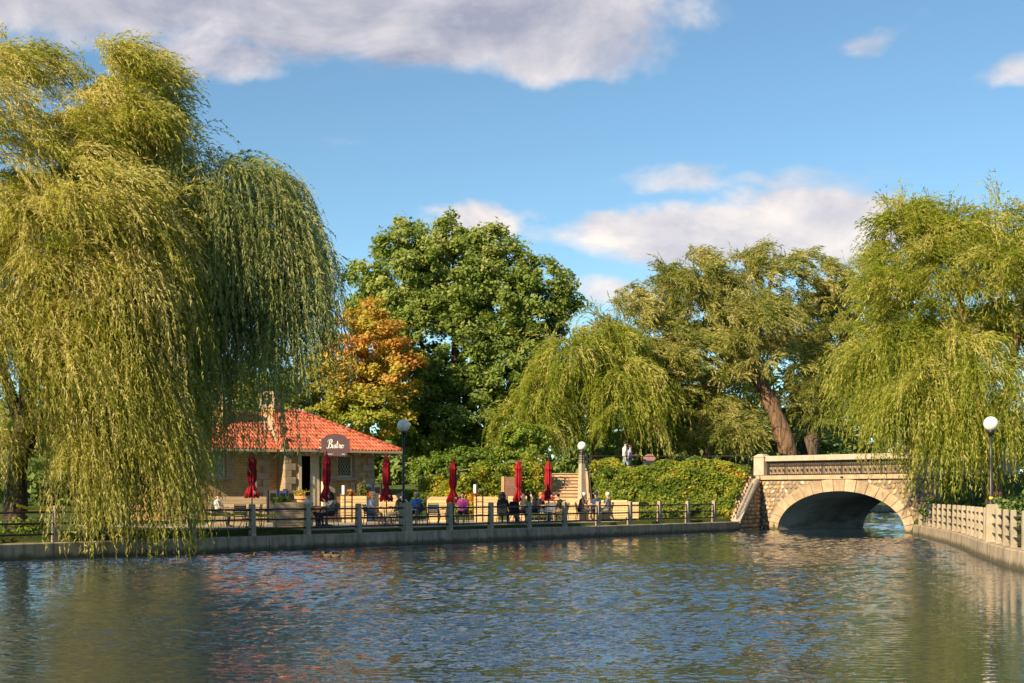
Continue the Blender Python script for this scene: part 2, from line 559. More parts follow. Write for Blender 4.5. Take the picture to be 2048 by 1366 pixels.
def bark_mat(name, c1, c2):
    m, g, b = new_mat(name)
    tc = g.n('ShaderNodeTexCoord')
    n = g.noise(g.vscale(tc.outputs['Object'], (7, 7, 1.3)), 1.0, 6, 0.65, 0.6)
    g.set(b.inputs['Base Color'], g.mix(g.ss(n, 0.35, 0.62), (*c1, 1), (*c2, 1)))
    b.inputs['Roughness'].default_value = 0.95
    bp = g.n('ShaderNodeBump'); bp.inputs['Strength'].default_value = 1.0; bp.inputs['Distance'].default_value = 0.09
    g.set(bp.inputs['Height'], n); g.set(b.inputs['Normal'], bp.outputs[0])
    return m
M['bark'] = bark_mat('willow_bark', (0.035, 0.023, 0.015), (0.21, 0.125, 0.075))
M['bark_dark'] = bark_mat('dark_bark', (0.03, 0.022, 0.016), (0.12, 0.085, 0.06))


def ground_mat():
    m, g, b = new_mat('lawn')
    tc = g.n('ShaderNodeTexCoord')
    v = tc.outputs['Object']
    n = g.noise(v, 0.5, 5, 0.6); n2 = g.noise(v, 9, 4, 0.65); n3 = g.noise(v, 60, 2, 0.6)
    c = g.mix(g.ss(n, 0.35, 0.65), (0.045, 0.085, 0.018, 1), (0.085, 0.12, 0.026, 1))
    c = g.mix(g.m('MULTIPLY', g.ss(n2, 0.4, 0.7), 0.6), c, (0.10, 0.105, 0.035, 1))
    c = g.mix(g.m('MULTIPLY', g.ss(n3, 0.4, 0.7), 0.5), c, (0.03, 0.05, 0.012, 1))
    g.set(b.inputs['Base Color'], c)
    b.inputs['Roughness'].default_value = 0.95
    b.inputs['Specular IOR Level'].default_value = 0.1
    bp = g.n('ShaderNodeBump'); bp.inputs['Strength'].default_value = 0.8; bp.inputs['Distance'].default_value = 0.05
    g.set(bp.inputs['Height'], g.m('ADD', n3, n2)); g.set(b.inputs['Normal'], bp.outputs[0])
    return m
M['lawn'] = ground_mat()


def water_mat():
    m, g, b = new_mat('pond_water')
    tc = g.n('ShaderNodeTexCoord')
    v = tc.outputs['Object']
    # the larger wavelets are real relief in the mesh; the finest ripples ride on them
    patch = g.noise(g.vscale(v, (0.06, 0.09, 1), (3.3, 0.4, 0)), 1.0, 3, 0.55)
    breeze = g.ss(patch, 0.36, 0.60, 0.30, 1.0)
    sep = g.n('ShaderNodeSeparateXYZ'); g.set(sep.inputs[0], v)
    # sheltered corner in front of the right quay
    shelter = g.m('ADD', g.m('MULTIPLY', sep.outputs[0], 0.11), g.m('MULTIPLY', sep.outputs[1], -0.05))
    calm = g.ss(g.m('ADD', shelter, g.m('MULTIPLY', patch, 0.6)), -0.55, 0.15, 1.0, 0.12)
    amp = g.m('MULTIPLY', breeze, calm)
    def slopes(sc, loc, det):
        nd = g.n('ShaderNodeTexNoise')
        g.set(nd.inputs['Vector'], g.vscale(v, sc, loc))
        nd.inputs['Scale'].default_value = 1.0; nd.inputs['Detail'].default_value = det; nd.inputs['Roughness'].default_value = 0.55
        s_ = g.n('ShaderNodeSeparateColor'); g.set(s_.inputs[0], nd.outputs['Color'])
        return g.m('SUBTRACT', s_.outputs[0], 0.5), g.m('SUBTRACT', s_.outputs[1], 0.5)
    ax, ay = slopes((10.0, 15.0, 1), (0, 0, 0), 2)
    geo = g.n('ShaderNodeNewGeometry')
    sn = g.n('ShaderNodeSeparateXYZ'); g.set(sn.inputs[0], geo.outputs['Normal'])
    sx = g.m('ADD', sn.outputs[0], g.m('MULTIPLY', g.m('MULTIPLY', ax, amp), 0.55))
    sy = g.m('ADD', sn.outputs[1], g.m('MULTIPLY', g.m('MULTIPLY', ay, amp), 0.65))
    vn = g.n('ShaderNodeVectorMath', operation='NORMALIZE')
    g.set(vn.inputs[0], g.comb(sx, sy, sn.outputs[2]))
    n = g.noise(v, 0.12, 3, 0.5)
    g.set(b.inputs['Base Color'], g.mix(n, (0.013, 0.030, 0.056, 1), (0.019, 0.036, 0.058, 1)))
    b.inputs['Roughness'].default_value = 0.04
    b.inputs['IOR'].default_value = 1.9
    b.inputs['Specular IOR Level'].default_value = 0.5
    g.set(b.inputs['Normal'], vn.outputs[0])
    return m
M['water'] = water_mat()

# foliage palettes: tint 0 = deepest leaf, 0.85 = palest, 0.95+ = bare twig
M['willow'] = leaf_mat('willow_leaf', [(0, (0.10, 0.14, 0.022)), (0.35, (0.20, 0.24, 0.038)), (0.65, (0.345, 0.345, 0.058)), (0.85, (0.53, 0.49, 0.17)), (0.94, (0.58, 0.53, 0.23)), (1, (0.48, 0.30, 0.06))], 0.5)
M['willow_b'] = leaf_mat('willow_leaf_cool', [(0, (0.16, 0.205, 0.075)), (0.35, (0.25, 0.30, 0.11)), (0.65, (0.34, 0.375, 0.14)), (0.85, (0.50, 0.50, 0.24)), (0.94, (0.54, 0.52, 0.28)), (1, (0.48, 0.32, 0.12))], 0.5)  # cool green leaf, colour made paler to lift this tree's shade
M['willow_c'] = leaf_mat('willow_leaf_fresh', [(0, (0.10, 0.155, 0.022)), (0.35, (0.20, 0.26, 0.036)), (0.65, (0.325, 0.345, 0.053)), (0.85, (0.50, 0.48, 0.15)), (0.94, (0.55, 0.51, 0.20)), (1, (0.54, 0.34, 0.06))], 0.5)
M['willow_d'] = leaf_mat('willow_leaf_dusty', [(0, (0.10, 0.14, 0.034)), (0.35, (0.19, 0.225, 0.052)), (0.65, (0.30, 0.305, 0.078)), (0.85, (0.48, 0.45, 0.18)), (0.94, (0.52, 0.48, 0.23)), (1, (0.42, 0.28, 0.09))], 0.48)
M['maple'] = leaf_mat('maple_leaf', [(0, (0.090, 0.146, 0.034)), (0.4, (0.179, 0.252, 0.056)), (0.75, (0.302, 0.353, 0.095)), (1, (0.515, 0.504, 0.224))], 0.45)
M['autumn'] = leaf_mat('autumn_leaf', [(0, (0.22, 0.27, 0.045)), (0.3, (0.40, 0.38, 0.07)), (0.55, (0.54, 0.40, 0.09)), (0.8, (0.56, 0.33, 0.09)), (1, (0.46, 0.21, 0.06))], 0.45)
M['shrub'] = leaf_mat('shrub_leaf', [(0, (0.085, 0.135, 0.022)), (0.35, (0.19, 0.25, 0.036)), (0.6, (0.34, 0.35, 0.045)), (0.75, (0.48, 0.40, 0.04)), (0.88, (0.56, 0.26, 0.04)), (1, (0.48, 0.12, 0.035))], 0.42)
M['bushgreen'] = leaf_mat('bush_leaf', [(0, (0.073, 0.124, 0.025)), (0.5, (0.175, 0.258, 0.045)), (1, (0.351, 0.393, 0.083))], 0.42)
M['far_leaf'] = leaf_mat('far_tree_leaf', [(0, (0.070, 0.117, 0.034)), (0.5, (0.155, 0.224, 0.061)), (1, (0.308, 0.337, 0.099))], 0.34)
M['grass'] = leaf_mat('grass_blade', [(0, (0.05, 0.085, 0.015)), (0.5, (0.09, 0.13, 0.025)), (1, (0.18, 0.18, 0.05))], 0.35)

# ================================================================== SETTING
def bankX(Y):
    """left quay line: X of the water edge at depth Y"""
    return -14.8 + 0.7864 * (Y - 41.8)
BD = Vector((0.6182, 0.7860, 0)); BN = Vector((-0.7860, 0.6182, 0))     # along the quay, inland


def bank_at(px):
    Y = 47.67 / (0.7864 - (px - 1024) / 2900)
    return Vector((bankX(Y), Y, 0))

BRO = Vector((14.35, 78.2, 0)); BRF = Vector((0.633, -0.774, 0)); BRB = Vector((0.774, 0.633, 0))
RIGHT = [(18.9, 68.5), (18.6, 66.3), (17.0, 56.8), (16.0, 51.7), (14.7, 46.1), (13.9, 42.3), (13.2, 38.9), (12.8, 36.1),
         (12.3, 28), (12.0, 18), (12.0, -16)]
bl = BRO + BRB * 7.4
br0 = BRO + BRF * 8.14
br1 = br0 + BRB * 7.4
WATER = [(-60.2, -16), (11.9, 75.75), (13.6, 79.1), (BRO.x, BRO.y), (bl.x, bl.y), (20.6, 90), (23, 120), (24, 148), (80, 146), (62, 112), (31, 86),
         (br1.x, br1.y), (br0.x, br0.y)] + RIGHT


def poly_sd(P, poly):
    """signed distance (negative inside)"""
    poly = np.array(poly, float)
    x, y = P[:, 0], P[:, 1]
    d = np.full(len(P), 1e9); ins = np.zeros(len(P), bool)
    for i in range(len(poly)):
        a = poly[i]; b = poly[(i + 1) % len(poly)]
        e = b - a
        t = np.clip(((x - a[0]) * e[0] + (y - a[1]) * e[1]) / (e @ e), 0, 1)
        d = np.minimum(d, np.hypot(x - a[0] - t * e[0], y - a[1] - t * e[1]))
        c = ((a[1] > y) != (b[1] > y))
        with np.errstate(divide='ignore', invalid='ignore'):
            xi = (b[0] - a[0]) * (y - a[1]) / (b[1] - a[1]) + a[0]
        ins ^= c & (x < xi)
    return np.where(ins, -d, d)


def sstep(x):
    x = np.clip(x, 0, 1); return x * x * (3 - 2 * x)


def vnoise(x, y, seed=0):
    """cheap smooth value noise"""
    xi = np.floor(x).astype(int); yi = np.floor(y).astype(int)
    fx = sstep(x - xi); fy = sstep(y - yi)
    def h(a, b):
        n = (a * 374761393 + b * 668265263 + seed * 974711) & 0x7fffffff
        n = (n ^ (n >> 13)) * 1274126177 & 0x7fffffff
        return (n & 0xffff) / 65535.0
    return (h(xi, yi) * (1 - fx) + h(xi + 1, yi) * fx) * (1 - fy) + (h(xi, yi + 1) * (1 - fx) + h(xi + 1, yi + 1) * fx) * fy


def toeY(X):
    return np.where(X >= 4, 72 + (X - 4) * 0.56, np.where(X >= -5, 71.8, 71.8 + (-5 - X) * 0.5))


def topY(X):
    return np.where(X >= 1, 79.5, 79.5 + (1 - X) * 0.8)


def terrain(X, Y):
    X = np.asarray(X, float); Y = np.asarray(Y, float)
    htop = np.clip(np.where(X >= 1, 3.0, 3.0 + (X - 1) * 0.07), 1.3, 3.0)
    q = (Y - toeY(X)) / (topY(X) - toeY(X))
    left = 0.62 + (htop - 0.62) * sstep(q)
    left = np.where((X > 14) & (Y > 100), 3.0 - 2.2 * sstep((Y - 100) / 25), left)
    rgt = 0.52 + 2.35 * sstep((Y - 62) / 7) * sstep((X - 19.5) / 3) + 0.0 * X
    rgt = np.where(Y > 84, 2.87 - 2.0 * sstep((Y - 84) / 10), rgt)
    side = X - (12 + (Y - 36) * 0.2)              # right of this line = right bank
    isr = (side > 0) & ((Y < 80) | (X > 30))
    h = np.where(isr, rgt, left)
    h = np.where(Y > 140, 0.8 + 0.02 * np.clip(Y - 148, 0, 60), h)
    h = h + 0.05 * (vnoise(X * 0.4, Y * 0.4, 3) - 0.5) * (Y > 78)
    return h


def build_ground():
    def axis(lo, hi, st, far_lo, far_hi):
        core = np.arange(lo, hi + 1e-6, st)
        a = [lo]; d = st
        while a[-1] > far_lo: d *= 1.35; a.append(a[-1] - d)
        b = [hi]; d = st
        while b[-1] < far_hi: d *= 1.35; b.append(b[-1] + d)
        return np.array(a[1:][::-1] + list(core) + b[1:])
    xs = axis(-36, 40, 0.6, -3000, 3000); ys = axis(24, 100, 0.6, -800, 4500)
    X, Y = np.meshgrid(xs, ys)
    P = np.stack([X.ravel(), Y.ravel()], 1)
    sd_ = poly_sd(P, WATER)
    h = terrain(P[:, 0], P[:, 1])
    h = np.where(sd_ < 0.22, -1.4, h)
    nx, ny = len(xs), len(ys)
    V = np.column_stack([P, h])
    i = np.arange(nx * ny).reshape(ny, nx)
    F = np.stack([i[:-1, :-1], i[:-1, 1:], i[1:, 1:], i[1:, :-1]], -1).reshape(-1, 4)
    me = bpy.data.meshes.new('ground')
    me.vertices.add(len(V)); me.vertices.foreach_set('co', V.astype(np.float32).ravel())
    me.loops.add(F.size); me.loops.foreach_set('vertex_index', F.astype(np.int32).ravel())
    me.polygons.add(len(F)); me.polygons.foreach_set('loop_start', np.arange(0, F.size, 4, dtype=np.int32))
    me.polygons.foreach_set('use_smooth', np.ones(len(F), bool))
    me.materials.append(M['lawn'])
    me.update(calc_edges=True); me.validate()
    tag(link_mesh('ground', me), kind='structure')

build_ground()


def build_water():
    """pond surface with real wavelets; wind patches ruffle it, the sheltered right corner stays calm"""
    r = np.random.default_rng(5)
    comps = []
    for k in range(34):
        lam = 0.13 * (2.7 ** r.random()); th = r.normal(1.35, 0.50); ph = r.uniform(0, 6.28)
        comps.append((2 * PI / lam * math.cos(th), 2 * PI / lam * math.sin(th), ph, 0.066 * lam / (2 * PI)))
    Vs = []; Fs = []; base = 0
    def patch_amp(X, Y):
        n = vnoise(X * 0.10 + 9, Y * 0.13 + 4, 31) * 0.65 + vnoise(X * 0.27, Y * 0.36, 33) * 0.35
        br = 0.35 + 0.75 * sstep((n - 0.30) / 0.35)
        sh = 0.13 * X - 0.05 * Y + 0.5 * n
        near = 0.30 + 0.70 * sstep((Y - 13 + 6 * n) / 11)
        return br * near * (1 - 0.90 * sstep((sh + 0.60) / 0.75))
    def grid(x0, x1, y0, y1, dx, dy, test, boost=1.0):
        nonlocal base
        nx = max(1, int(round((x1 - x0) / dx))); ny = max(1, int(round((y1 - y0) / dy)))
        X, Y = np.meshgrid(np.linspace(x0, x1, nx + 1), np.linspace(y0, y1, ny + 1))
        P = np.stack([X.ravel(), Y.ravel()], 1)
        Z = np.zeros(len(P))
        if test:
            A = patch_amp(P[:, 0], P[:, 1])
            for kx, ky, ph, am in comps: Z += am * np.sin(kx * P[:, 0] + ky * P[:, 1] + ph + 0.8 * np.sin(0.7 * P[:, 0] + ph))
            edge = np.minimum(np.minimum(P[:, 0] - x0, x1 - P[:, 0]), np.minimum(P[:, 1] - y0, y1 - P[:, 1]))
            Z *= boost * A * np.clip(edge / 0.4, 0, 1)
        i = np.arange(len(P)).reshape(ny + 1, nx + 1)
        F = np.stack([i[:-1, :-1], i[:-1, 1:], i[1:, 1:], i[1:, :-1]], -1).reshape(-1, 4)
        if test:
            cx = P[F].mean(1); keep = (poly_sd(cx, WATER) < 0.8)
            F = F[keep]
        Vs.append(np.column_stack([P, Z])); Fs.append(F + base); base += len(P)
    # fine bands where the water is in front of the lens, widening with distance, plain sheets elsewhere
    for (xa, xb, ya, yb_, dx, dy) in ((-6.6, 6.6, 11, 16, .060, .038), (-9.4, 9.4, 16, 24, .085, .055), (-14, 13, 24, 36, .125, .080), (-20, 17, 36, 50, .16, .105), (-12, 20, 50, 66, .20, .13), (0, 22, 66, 80, .26, .17)):
        grid(xa, xb, ya, yb_, dx, dy, True)
        grid(-70, xa, ya, yb_, 40, 10, False); grid(xb, 90, ya, yb_, 40, 10, False)
    grid(-70, 90, -17, 11, 40, 10, False); grid(-70, 14, 80, 152, 40, 20, False); grid(56, 90, 80, 152, 40, 20, False); grid(14, 56, 80, 152, .42, .45, True, 2.6)
    V = np.concatenate(Vs); F = np.concatenate(Fs)
    used = np.zeros(len(V), bool); used[F.ravel()] = True
    idx = np.cumsum(used) - 1; V = V[used]; F = idx[F]
    me = bpy.data.meshes.new('water')
    me.vertices.add(len(V)); me.vertices.foreach_set('co', V.astype(np.float32).ravel())
    me.loops.add(F.size); me.loops.foreach_set('vertex_index', F.astype(np.int32).ravel())
    me.polygons.add(len(F)); me.polygons.foreach_set('loop_start', np.arange(0, F.size, 4, dtype=np.int32))
    me.polygons.foreach_set('use_smooth', np.ones(len(F), bool))
    me.materials.append(M['water']); me.update(calc_edges=True)
    tag(link_mesh('water', me), kind='structure')
build_water()

# patio and paths
pa = bank_at(632) + BN * 0.66; pb = bank_at(1276) + BN * 0.66
pm = MB()
pts = [pa, pb, pb + BN * 2.2, Vector((5.2, 72.4, 0)), Vector((0.6, 72.6, 0)), Vector((-4.0, 71.0, 0)), pa + BN * 13.5]
pm.prism([(p.x, p.y) for p in pts], 0.50, 0.640, axis='z')
tag(pm.build('patio', M['patio']), kind='structure')
pm = MB(); pm.prism([(2.0, 80.2), (13.4, 79.7), (14.2, 81.0), (13, 84.0), (2.0, 84.5)], 2.4, 3.07, axis='z')
tag(pm.build('path', M['path']), kind='structure')


def quay(name, line, inland, label, joint=7.5, top=0.5, thick=0.62, cope=0.03):
    """concrete quay wall cast in segments along a line of (x, y) points"""
    root = empty(name, (line[0][0], line[0][1], 0))
    tag(root, label, 'quay wall')
    pts = [Vector((p[0], p[1], 0)) for p in line]
    dense = []
    for a, b in zip(pts[:-1], pts[1:]):
        n = max(1, int((b - a).length / 1.25))
        dense += [a.lerp(b, i / n) for i in range(n)]
    dense.append(pts[-1])
    off = root.location
    per = max(2, int(joint / 1.25))
    for k in range(0, len(dense) - 1, per):
        seg = dense[k:k + per + 1]
        if len(seg) < 2: continue
        m = MB(); rows = []
        for j, p in enumerate(seg):
            gi = k + j
            d = (dense[min(gi + 1, len(dense) - 1)] - dense[max(gi - 1, 0)]).normalized()
            n = Vector((-d.y, d.x, 0)) * inland
            q = p.copy()
            if j == 0 and k > 0: q += d * 0.012
            if j == len(seg) - 1: q -= d * 0.012
            q -= Vector((off.x, off.y, 0))
            prof = [(0.05, -1.0), (0.0, -1.0), (0.02, 0.12), (0.035, top - 0.03), (0.065, top), (thick, top), (thick, -1.0)]
            rows.append([(q.x + n.x * a, q.y + n.y * a, z) for a, z in prof])
        vs = [p for r in rows for p in r]; n = 7; fs = []
        for r in range(len(rows) - 1):
            for c in range(n):
                c2 = (c + 1) % n
                fs.append((r * n + c, r * n + c2, (r + 1) * n + c2, (r + 1) * n + c))
        fs.append(tuple(range(n))); fs.append(tuple(len(vs) - n + i for i in range(n)))
        m.add(vs, fs)
        m.build('wall_segment', M['quay'], root)
    return root

LEFTL = [(bankX(Y), Y) for Y in (8, 30, 45, 60, 75.75)]
qw = quay('quay_wall', LEFTL, 1, 'long grey concrete quay wall below the patio fence, in shade')
for px, py in ((1027, 1062), (1059, 1061)):       # mooring blocks on the quay face
    p = bank_at(px)
    m = MB(); m.box((0, 0, 0), (0.16, 0.10, 0.18), math.atan2(BD.y, BD.x))
    m.build('bracket', M['concrete'], qw, (p.x - qw.location.x - BN.x * 0.02, p.y - qw.location.y - BN.y * 0.02, 0.36))
    m = MB(); m.box((0, 0, 0), (0.05, 0.03, 0.05), math.atan2(BD.y, BD.x))
    m.build('bracket_hole', M['dark'], qw, (p.x - qw.location.x - BN.x * 0.07, p.y - qw.location.y - BN.y * 0.07, 0.36))
RL = [(p[0], p[1]) for p in RIGHT][:-1] + [(12, 5)]
quay('quay_wall', RL, 1, 'curving sunlit tan concrete quay wall on the right bank', joint=6.0)
quay('quay_wall', [(80, 146), (24, 148)][::-1], 1, 'low pale quay wall across the water behind the bridge', top=0.82, joint=12)


# ------------------------------------------------------------------ fences on the quays
def concrete_post(root, p, ang, w=0.2, h=1.1, lamp=False):
    m = MB()
    m.box((0, 0, h / 2 - 0.02), (w * 1.12, w * 1.12, h - 0.03), 0, taper=0.84)
    m.box((0, 0, h - 0.02), (w * 0.95, w * 0.95, 0.03), 0, taper=0.8)
    return m.mesh('post', M['post'])

_pm = concrete_post(None, None, 0, 0.175); _pmr = concrete_post(None, None, 0, 0.15, 1.02); _pml = concrete_post(None, None, 0, 0.36, 1.14)


def fence(name, pts, label, heights, lamp_at=(), hgt=1.1, mesh=_pm, inset=0.28, rail_r=0.033, side=1):
    root = empty(name, (pts[0].x, pts[0].y, 0.5)); tag(root, label, 'fence')
    o = Vector((pts[0].x, pts[0].y, 0))
    loc = []
    for i, p in enumerate(pts):
        d = (pts[min(i + 1, len(pts) - 1)] - pts[max(i - 1, 0)]).normalized()
        n = Vector((-d.y, d.x, 0)) * side
        q = p + n * inset - o
        loc.append((q, math.atan2(d.y, d.x), n))
        link_mesh('post', _pml if i in lamp_at else mesh, root, (q.x, q.y, 0), (R.uniform(-.012, .012), R.uniform(-.012, .012), math.atan2(d.y, d.x) + R.uniform(-.05, .05)))
    for i in range(len(loc) - 1):
        a, an, n = loc[i]; b, _, _ = loc[i + 1]
        d = (b - a); L = d.length; d.normalize()
        for h in heights:
            sag = R.uniform(-0.012, 0.012)
            m = MB(); m.tube([(a + d * 0.06) + Vector((0, 0, h)), (a + b) / 2 + Vector((0, 0, h + sag)), (b - d * 0.06) + Vector((0, 0, h))], rail_r, 8)
            m.build('rail', M['iron'], root, smooth=True)
        m = MB()
        nb = -n * 0.0 + n * 0.05
        for k in range(12):
            z = 0.10 + k * 0.08
            m.tube([a + nb + Vector((0, 0, z)), b + nb + Vector((0, 0, z))], 0.0035, 3, cap=False)
        for k in range(1, int(L / 0.25)):
            q = a + nb + d * k * 0.25
            m.tube([q + Vector((0, 0, 0.08)), q + Vector((0, 0, 1.0))], 0.0028, 3, cap=False)
        w = m.build('wire_mesh', M['iron'], root, merge=False); w['kind'] = 'stuff'
    return root, loc

LP = []
for k in range(19, -1, -1):
    Y = 74.05 - 2.04 * k
    LP.append(Vector((bankX(Y), Y, 0)))
fence('quay_fence', LP, 'concrete post and black rail fence along the patio edge of the left quay', (0.24, 0.56, 0.90), lamp_at=(10,))
RP = []
acc = 0.0
rl = [Vector((p[0], p[1], 0)) for p in RIGHT]
step_ = 1.62
pos = rl[0].copy(); i = 0; need = 0.6
cur = rl[0].copy()
while i < len(rl) - 2 and len(RP) < 27:
    d = (rl[i + 1] - cur)
    if d.length >= need:
        cur = cur + d.normalized() * need; RP.append(cur.copy()); need = step_
    else:
        need -= d.length; i += 1; cur = rl[i].copy()
lamp_i = min(range(len(RP)), key=lambda k: abs(1024 + 2900 * RP[k].x / RP[k].y - 1958))
fence('quay_fence', RP, 'sunlit pale concrete post and rail fence on the right bank', (0.26, 0.54, 0.82), lamp_at=(lamp_i,), mesh=_pmr, rail_r=0.028, inset=0.30)
RLAMP = RP[lamp_i]


# ------------------------------------------------------------------ lamps
def globe_lamp(loc, ztop, r, label):
    root = empty('globe_lamp', loc); tag(root, label, 'street lamp')
    H = ztop - loc[2]
    m = MB(); m.lathe([(0.0, 0), (0.10, 0), (0.10, 0.05), (0.052, 0.09), (0.045, H * 0.5), (0.042, H - 2 * r - 0.10), (0.0, H - 2 * r - 0.10)], 12)
    m.build('pole', M['iron'], root, smooth=True)
    m = MB(); m.lathe([(0, H - 2 * r - 0.12), (0.075, H - 2 * r - 0.12), (0.11, H - 2 * r - 0.02), (0.12, H - 2 * r + 0.03), (0, H - 2 * r + 0.03)], 14)
    m.build('collar', M['iron'], root, smooth=True)
    m = MB(); m.sphere((0, 0, H - r), r, 28, 18); m.build('globe', M['globe'], root, smooth=True)
    return root
p = bank_at(818) + BN * 0.28
globe_lamp((p.x, p.y, 1.62), EYE + (987 - 838.5) / 2900 * p.y, 0.245, 'white globe lamp on a tall black pole above the patio fence')
p = RLAMP + Vector((0.3, 0.05, 0))
rl_ = globe_lamp((p.x, p.y, 1.62), EYE + (987 - 833) / 2900 * p.y, 0.225, 'white globe lamp on a black pole rising from the right bank fence')
m = MB(); m.tube([(0, 0, 0.16), (0, 0, 0.24)], 0.062, 10); m.build('yellow_band', M['tape'], rl_, smooth=True)

# obelisk lamp by the stairs
q = wpt(1164, 892, 71.0)
ob = empty('obelisk_lamp', (q[0], q[1], 0.62)); tag(ob, 'white globe lamp on a tapering concrete column beside the tan stairs', 'street lamp')
H = q[2] - 0.62
m = MB(); m.box((0, 0, (H - 0.35) / 2), (0.34, 0.34, H - 0.35), 0.6, taper=0.62); m.build('column', M['post'], ob)
for k in range(4):
    m = MB(); m.box((0, 0, H - 0.42 - k * 0.12), (0.232, 0.232, 0.035), 0.6); m.build('band', M['iron'], ob)
for sx in (-0.06, 0.06):
    for sg in (0, 1):
        m = MB(); m.box((0, 0, 0), (0.03, 0.240, 0.5), 0.0); m.build('strap', M['iron'], ob, (math.cos(0.6 + sg * PI / 2) * sx, math.sin(0.6 + sg * PI / 2) * sx, H - 0.62), (0, 0, 0.6 + sg * PI / 2))
m = MB(); m.lathe([(0, H - 0.36), (0.15, H - 0.36), (0.17, H - 0.28), (0.10, H - 0.24), (0.12, H - 0.17), (0, H - 0.17)], 14); m.build('collar', M['iron'], ob, smooth=True)
m = MB(); m.sphere((0, 0, H), 0.215, 24, 16); m.build('globe', M['globe'], ob, smooth=True)


# ================================================================== BRIDGE
BR = empty('stone_bridge', (BRO.x, BRO.y, 0), math.atan2(BRF.y, BRF.x))
tag(BR, 'fieldstone arch bridge with pale coping and iron balustrade over the channel', 'bridge')
SPAN = 8.14; HS = SPAN / 2; RISE = 2.08; VT = 0.62; DEPTH = 7.4; ZC = 2.70


def arc(u, ext=0.0):
    """point on the arch; u 0..1 from left springing to right"""
    a = PI * (1 - u)
    return (HS + (HS + ext) * math.cos(a), (RISE + ext) * math.sin(a))

# spandrel backing
prof = [(-1.55, -1.0), (-1.55, ZC)]
prof += [(9.7, ZC), (9.7, -1.0), (SPAN + 0.3, -1.0)]
prof += [arc(1 - k / 28, 0.3) for k in range(29)] + [(-0.3, -1.0)]


def spandrel(y0, y1, name, mat):
    n = 36
    m = MB(); top = []; bot = []
    xs = [-1.55, -0.3] + [arc(k / n, 0.3)[0] for k in range(n + 1)] + [SPAN + 0.3, 9.7]
    zs = [-1.0, -1.0] + [arc(k / n, 0.3)[1] for k in range(n + 1)] + [-1.0, -1.0]
    for i in range(len(xs) - 1):
        if xs[i + 1] - xs[i] < 1e-6: continue
        a, b = xs[i], xs[i + 1]
        m.add([(a, y0, zs[i]), (b, y0, zs[i + 1]), (b, y0, ZC), (a, y0, ZC), (a, y1, zs[i]), (b, y1, zs[i + 1]), (b, y1, ZC), (a, y1, ZC)],
              [(0, 1, 2, 3), (7, 6, 5, 4), (0, 4, 5, 1), (3, 2, 6, 7)])
    m.add([(-1.55, y0, -1), (-1.55, y1, -1), (-1.55, y1, ZC), (-1.55, y0, ZC), (9.7, y0, -1), (9.7, y1, -1), (9.7, y1, ZC), (9.7, y0, ZC)],
          [(0, 1, 2, 3), (7, 6, 5, 4)])
    return m.build(name, mat, BR)
spandrel(0.06, 0.45, 'spandrel_wall', M['mortar'])
spandrel(DEPTH - 0.45, DEPTH - 0.06, 'spandrel_wall', M['mortar'])
# vault
m = MB(); n = 40; vs = []; fs = []
for y in (0.03, DEPTH - 0.03):
    for k in range(n + 1): vs.append((*arc(k / n)[:1], y, arc(k / n)[1]))
    for k in range(n + 1): vs.append((*arc(k / n, 0.28)[:1], y, arc(k / n, 0.28)[1]))
W = 2 * (n + 1)
for k in range(n):
    fs.append((k, k + 1, W + k + 1, W + k)); fs.append((n + 1 + k, n + 2 + k, W + n + 2 + k, W + n + 1 + k))
m.add(vs, fs); m.build('vault', M['vault'], BR, smooth=True)
for sx, xx in ((-1, 0.0), (1, SPAN)):       # footings under the vault
    m = MB(); m.box((xx + sx * 0.16, DEPTH / 2, -0.45), (0.30, DEPTH - 0.1, 1.0)); m.build('footing', M['vault'], BR)
# voussoirs, both faces
nv = 19
for face, (y0, y1) in enumerate(((-0.03, 0.5), (DEPTH - 0.5, DEPTH + 0.03))):
    for k in range(nv):
        u0 = k / nv + 0.0012; u1 = (k + 1) / nv - 0.0012
        m = MB(); sub = 3; ins = []; outs = []
        e = VT + R.uniform(-0.02, 0.02); yy = y0 - R.uniform(0, 0.018)
        for j in range(sub + 1):
            u = u0 + (u1 - u0) * j / sub
            ins.append(arc(u, 0.0)); outs.append(arc(u, e))
        m.prism(ins + outs[::-1], yy, y1)
        o = m.build('voussoir', M['voussoir'], BR); bevel(o, 0.012)
# springer blocks at the water
for xx, w in ((-0.33, 0.62), (SPAN + 0.33, 0.62)):
    m = MB(); m.box((xx, 0.23, -0.4), (w, 0.52, 0.78)); m.build('springer', M['voussoir'], BR)

# fieldstones in the spandrels
_stones = []
for k in range(7):
    bm = bmesh.new(); bmesh.ops.create_icosphere(bm, subdivisions=1, radius=1.0)
    for v in bm.verts:
        c = v.co
        v.co = Vector((c.x * R.uniform(.85, 1.12), c.y * R.uniform(.85, 1.1), c.z * R.uniform(.85, 1.12)))
        v.co += Vector((R.uniform(-.09, .09), R.uniform(-.09, .09), R.uniform(-.09, .09)))
    me = bpy.data.meshes.new('stone'); bm.to_mesh(me); bm.free()
    me.materials.append(M['rubble']); me.polygons.foreach_set('use_smooth', [True] * len(me.polygons))
    _stones.append(me)


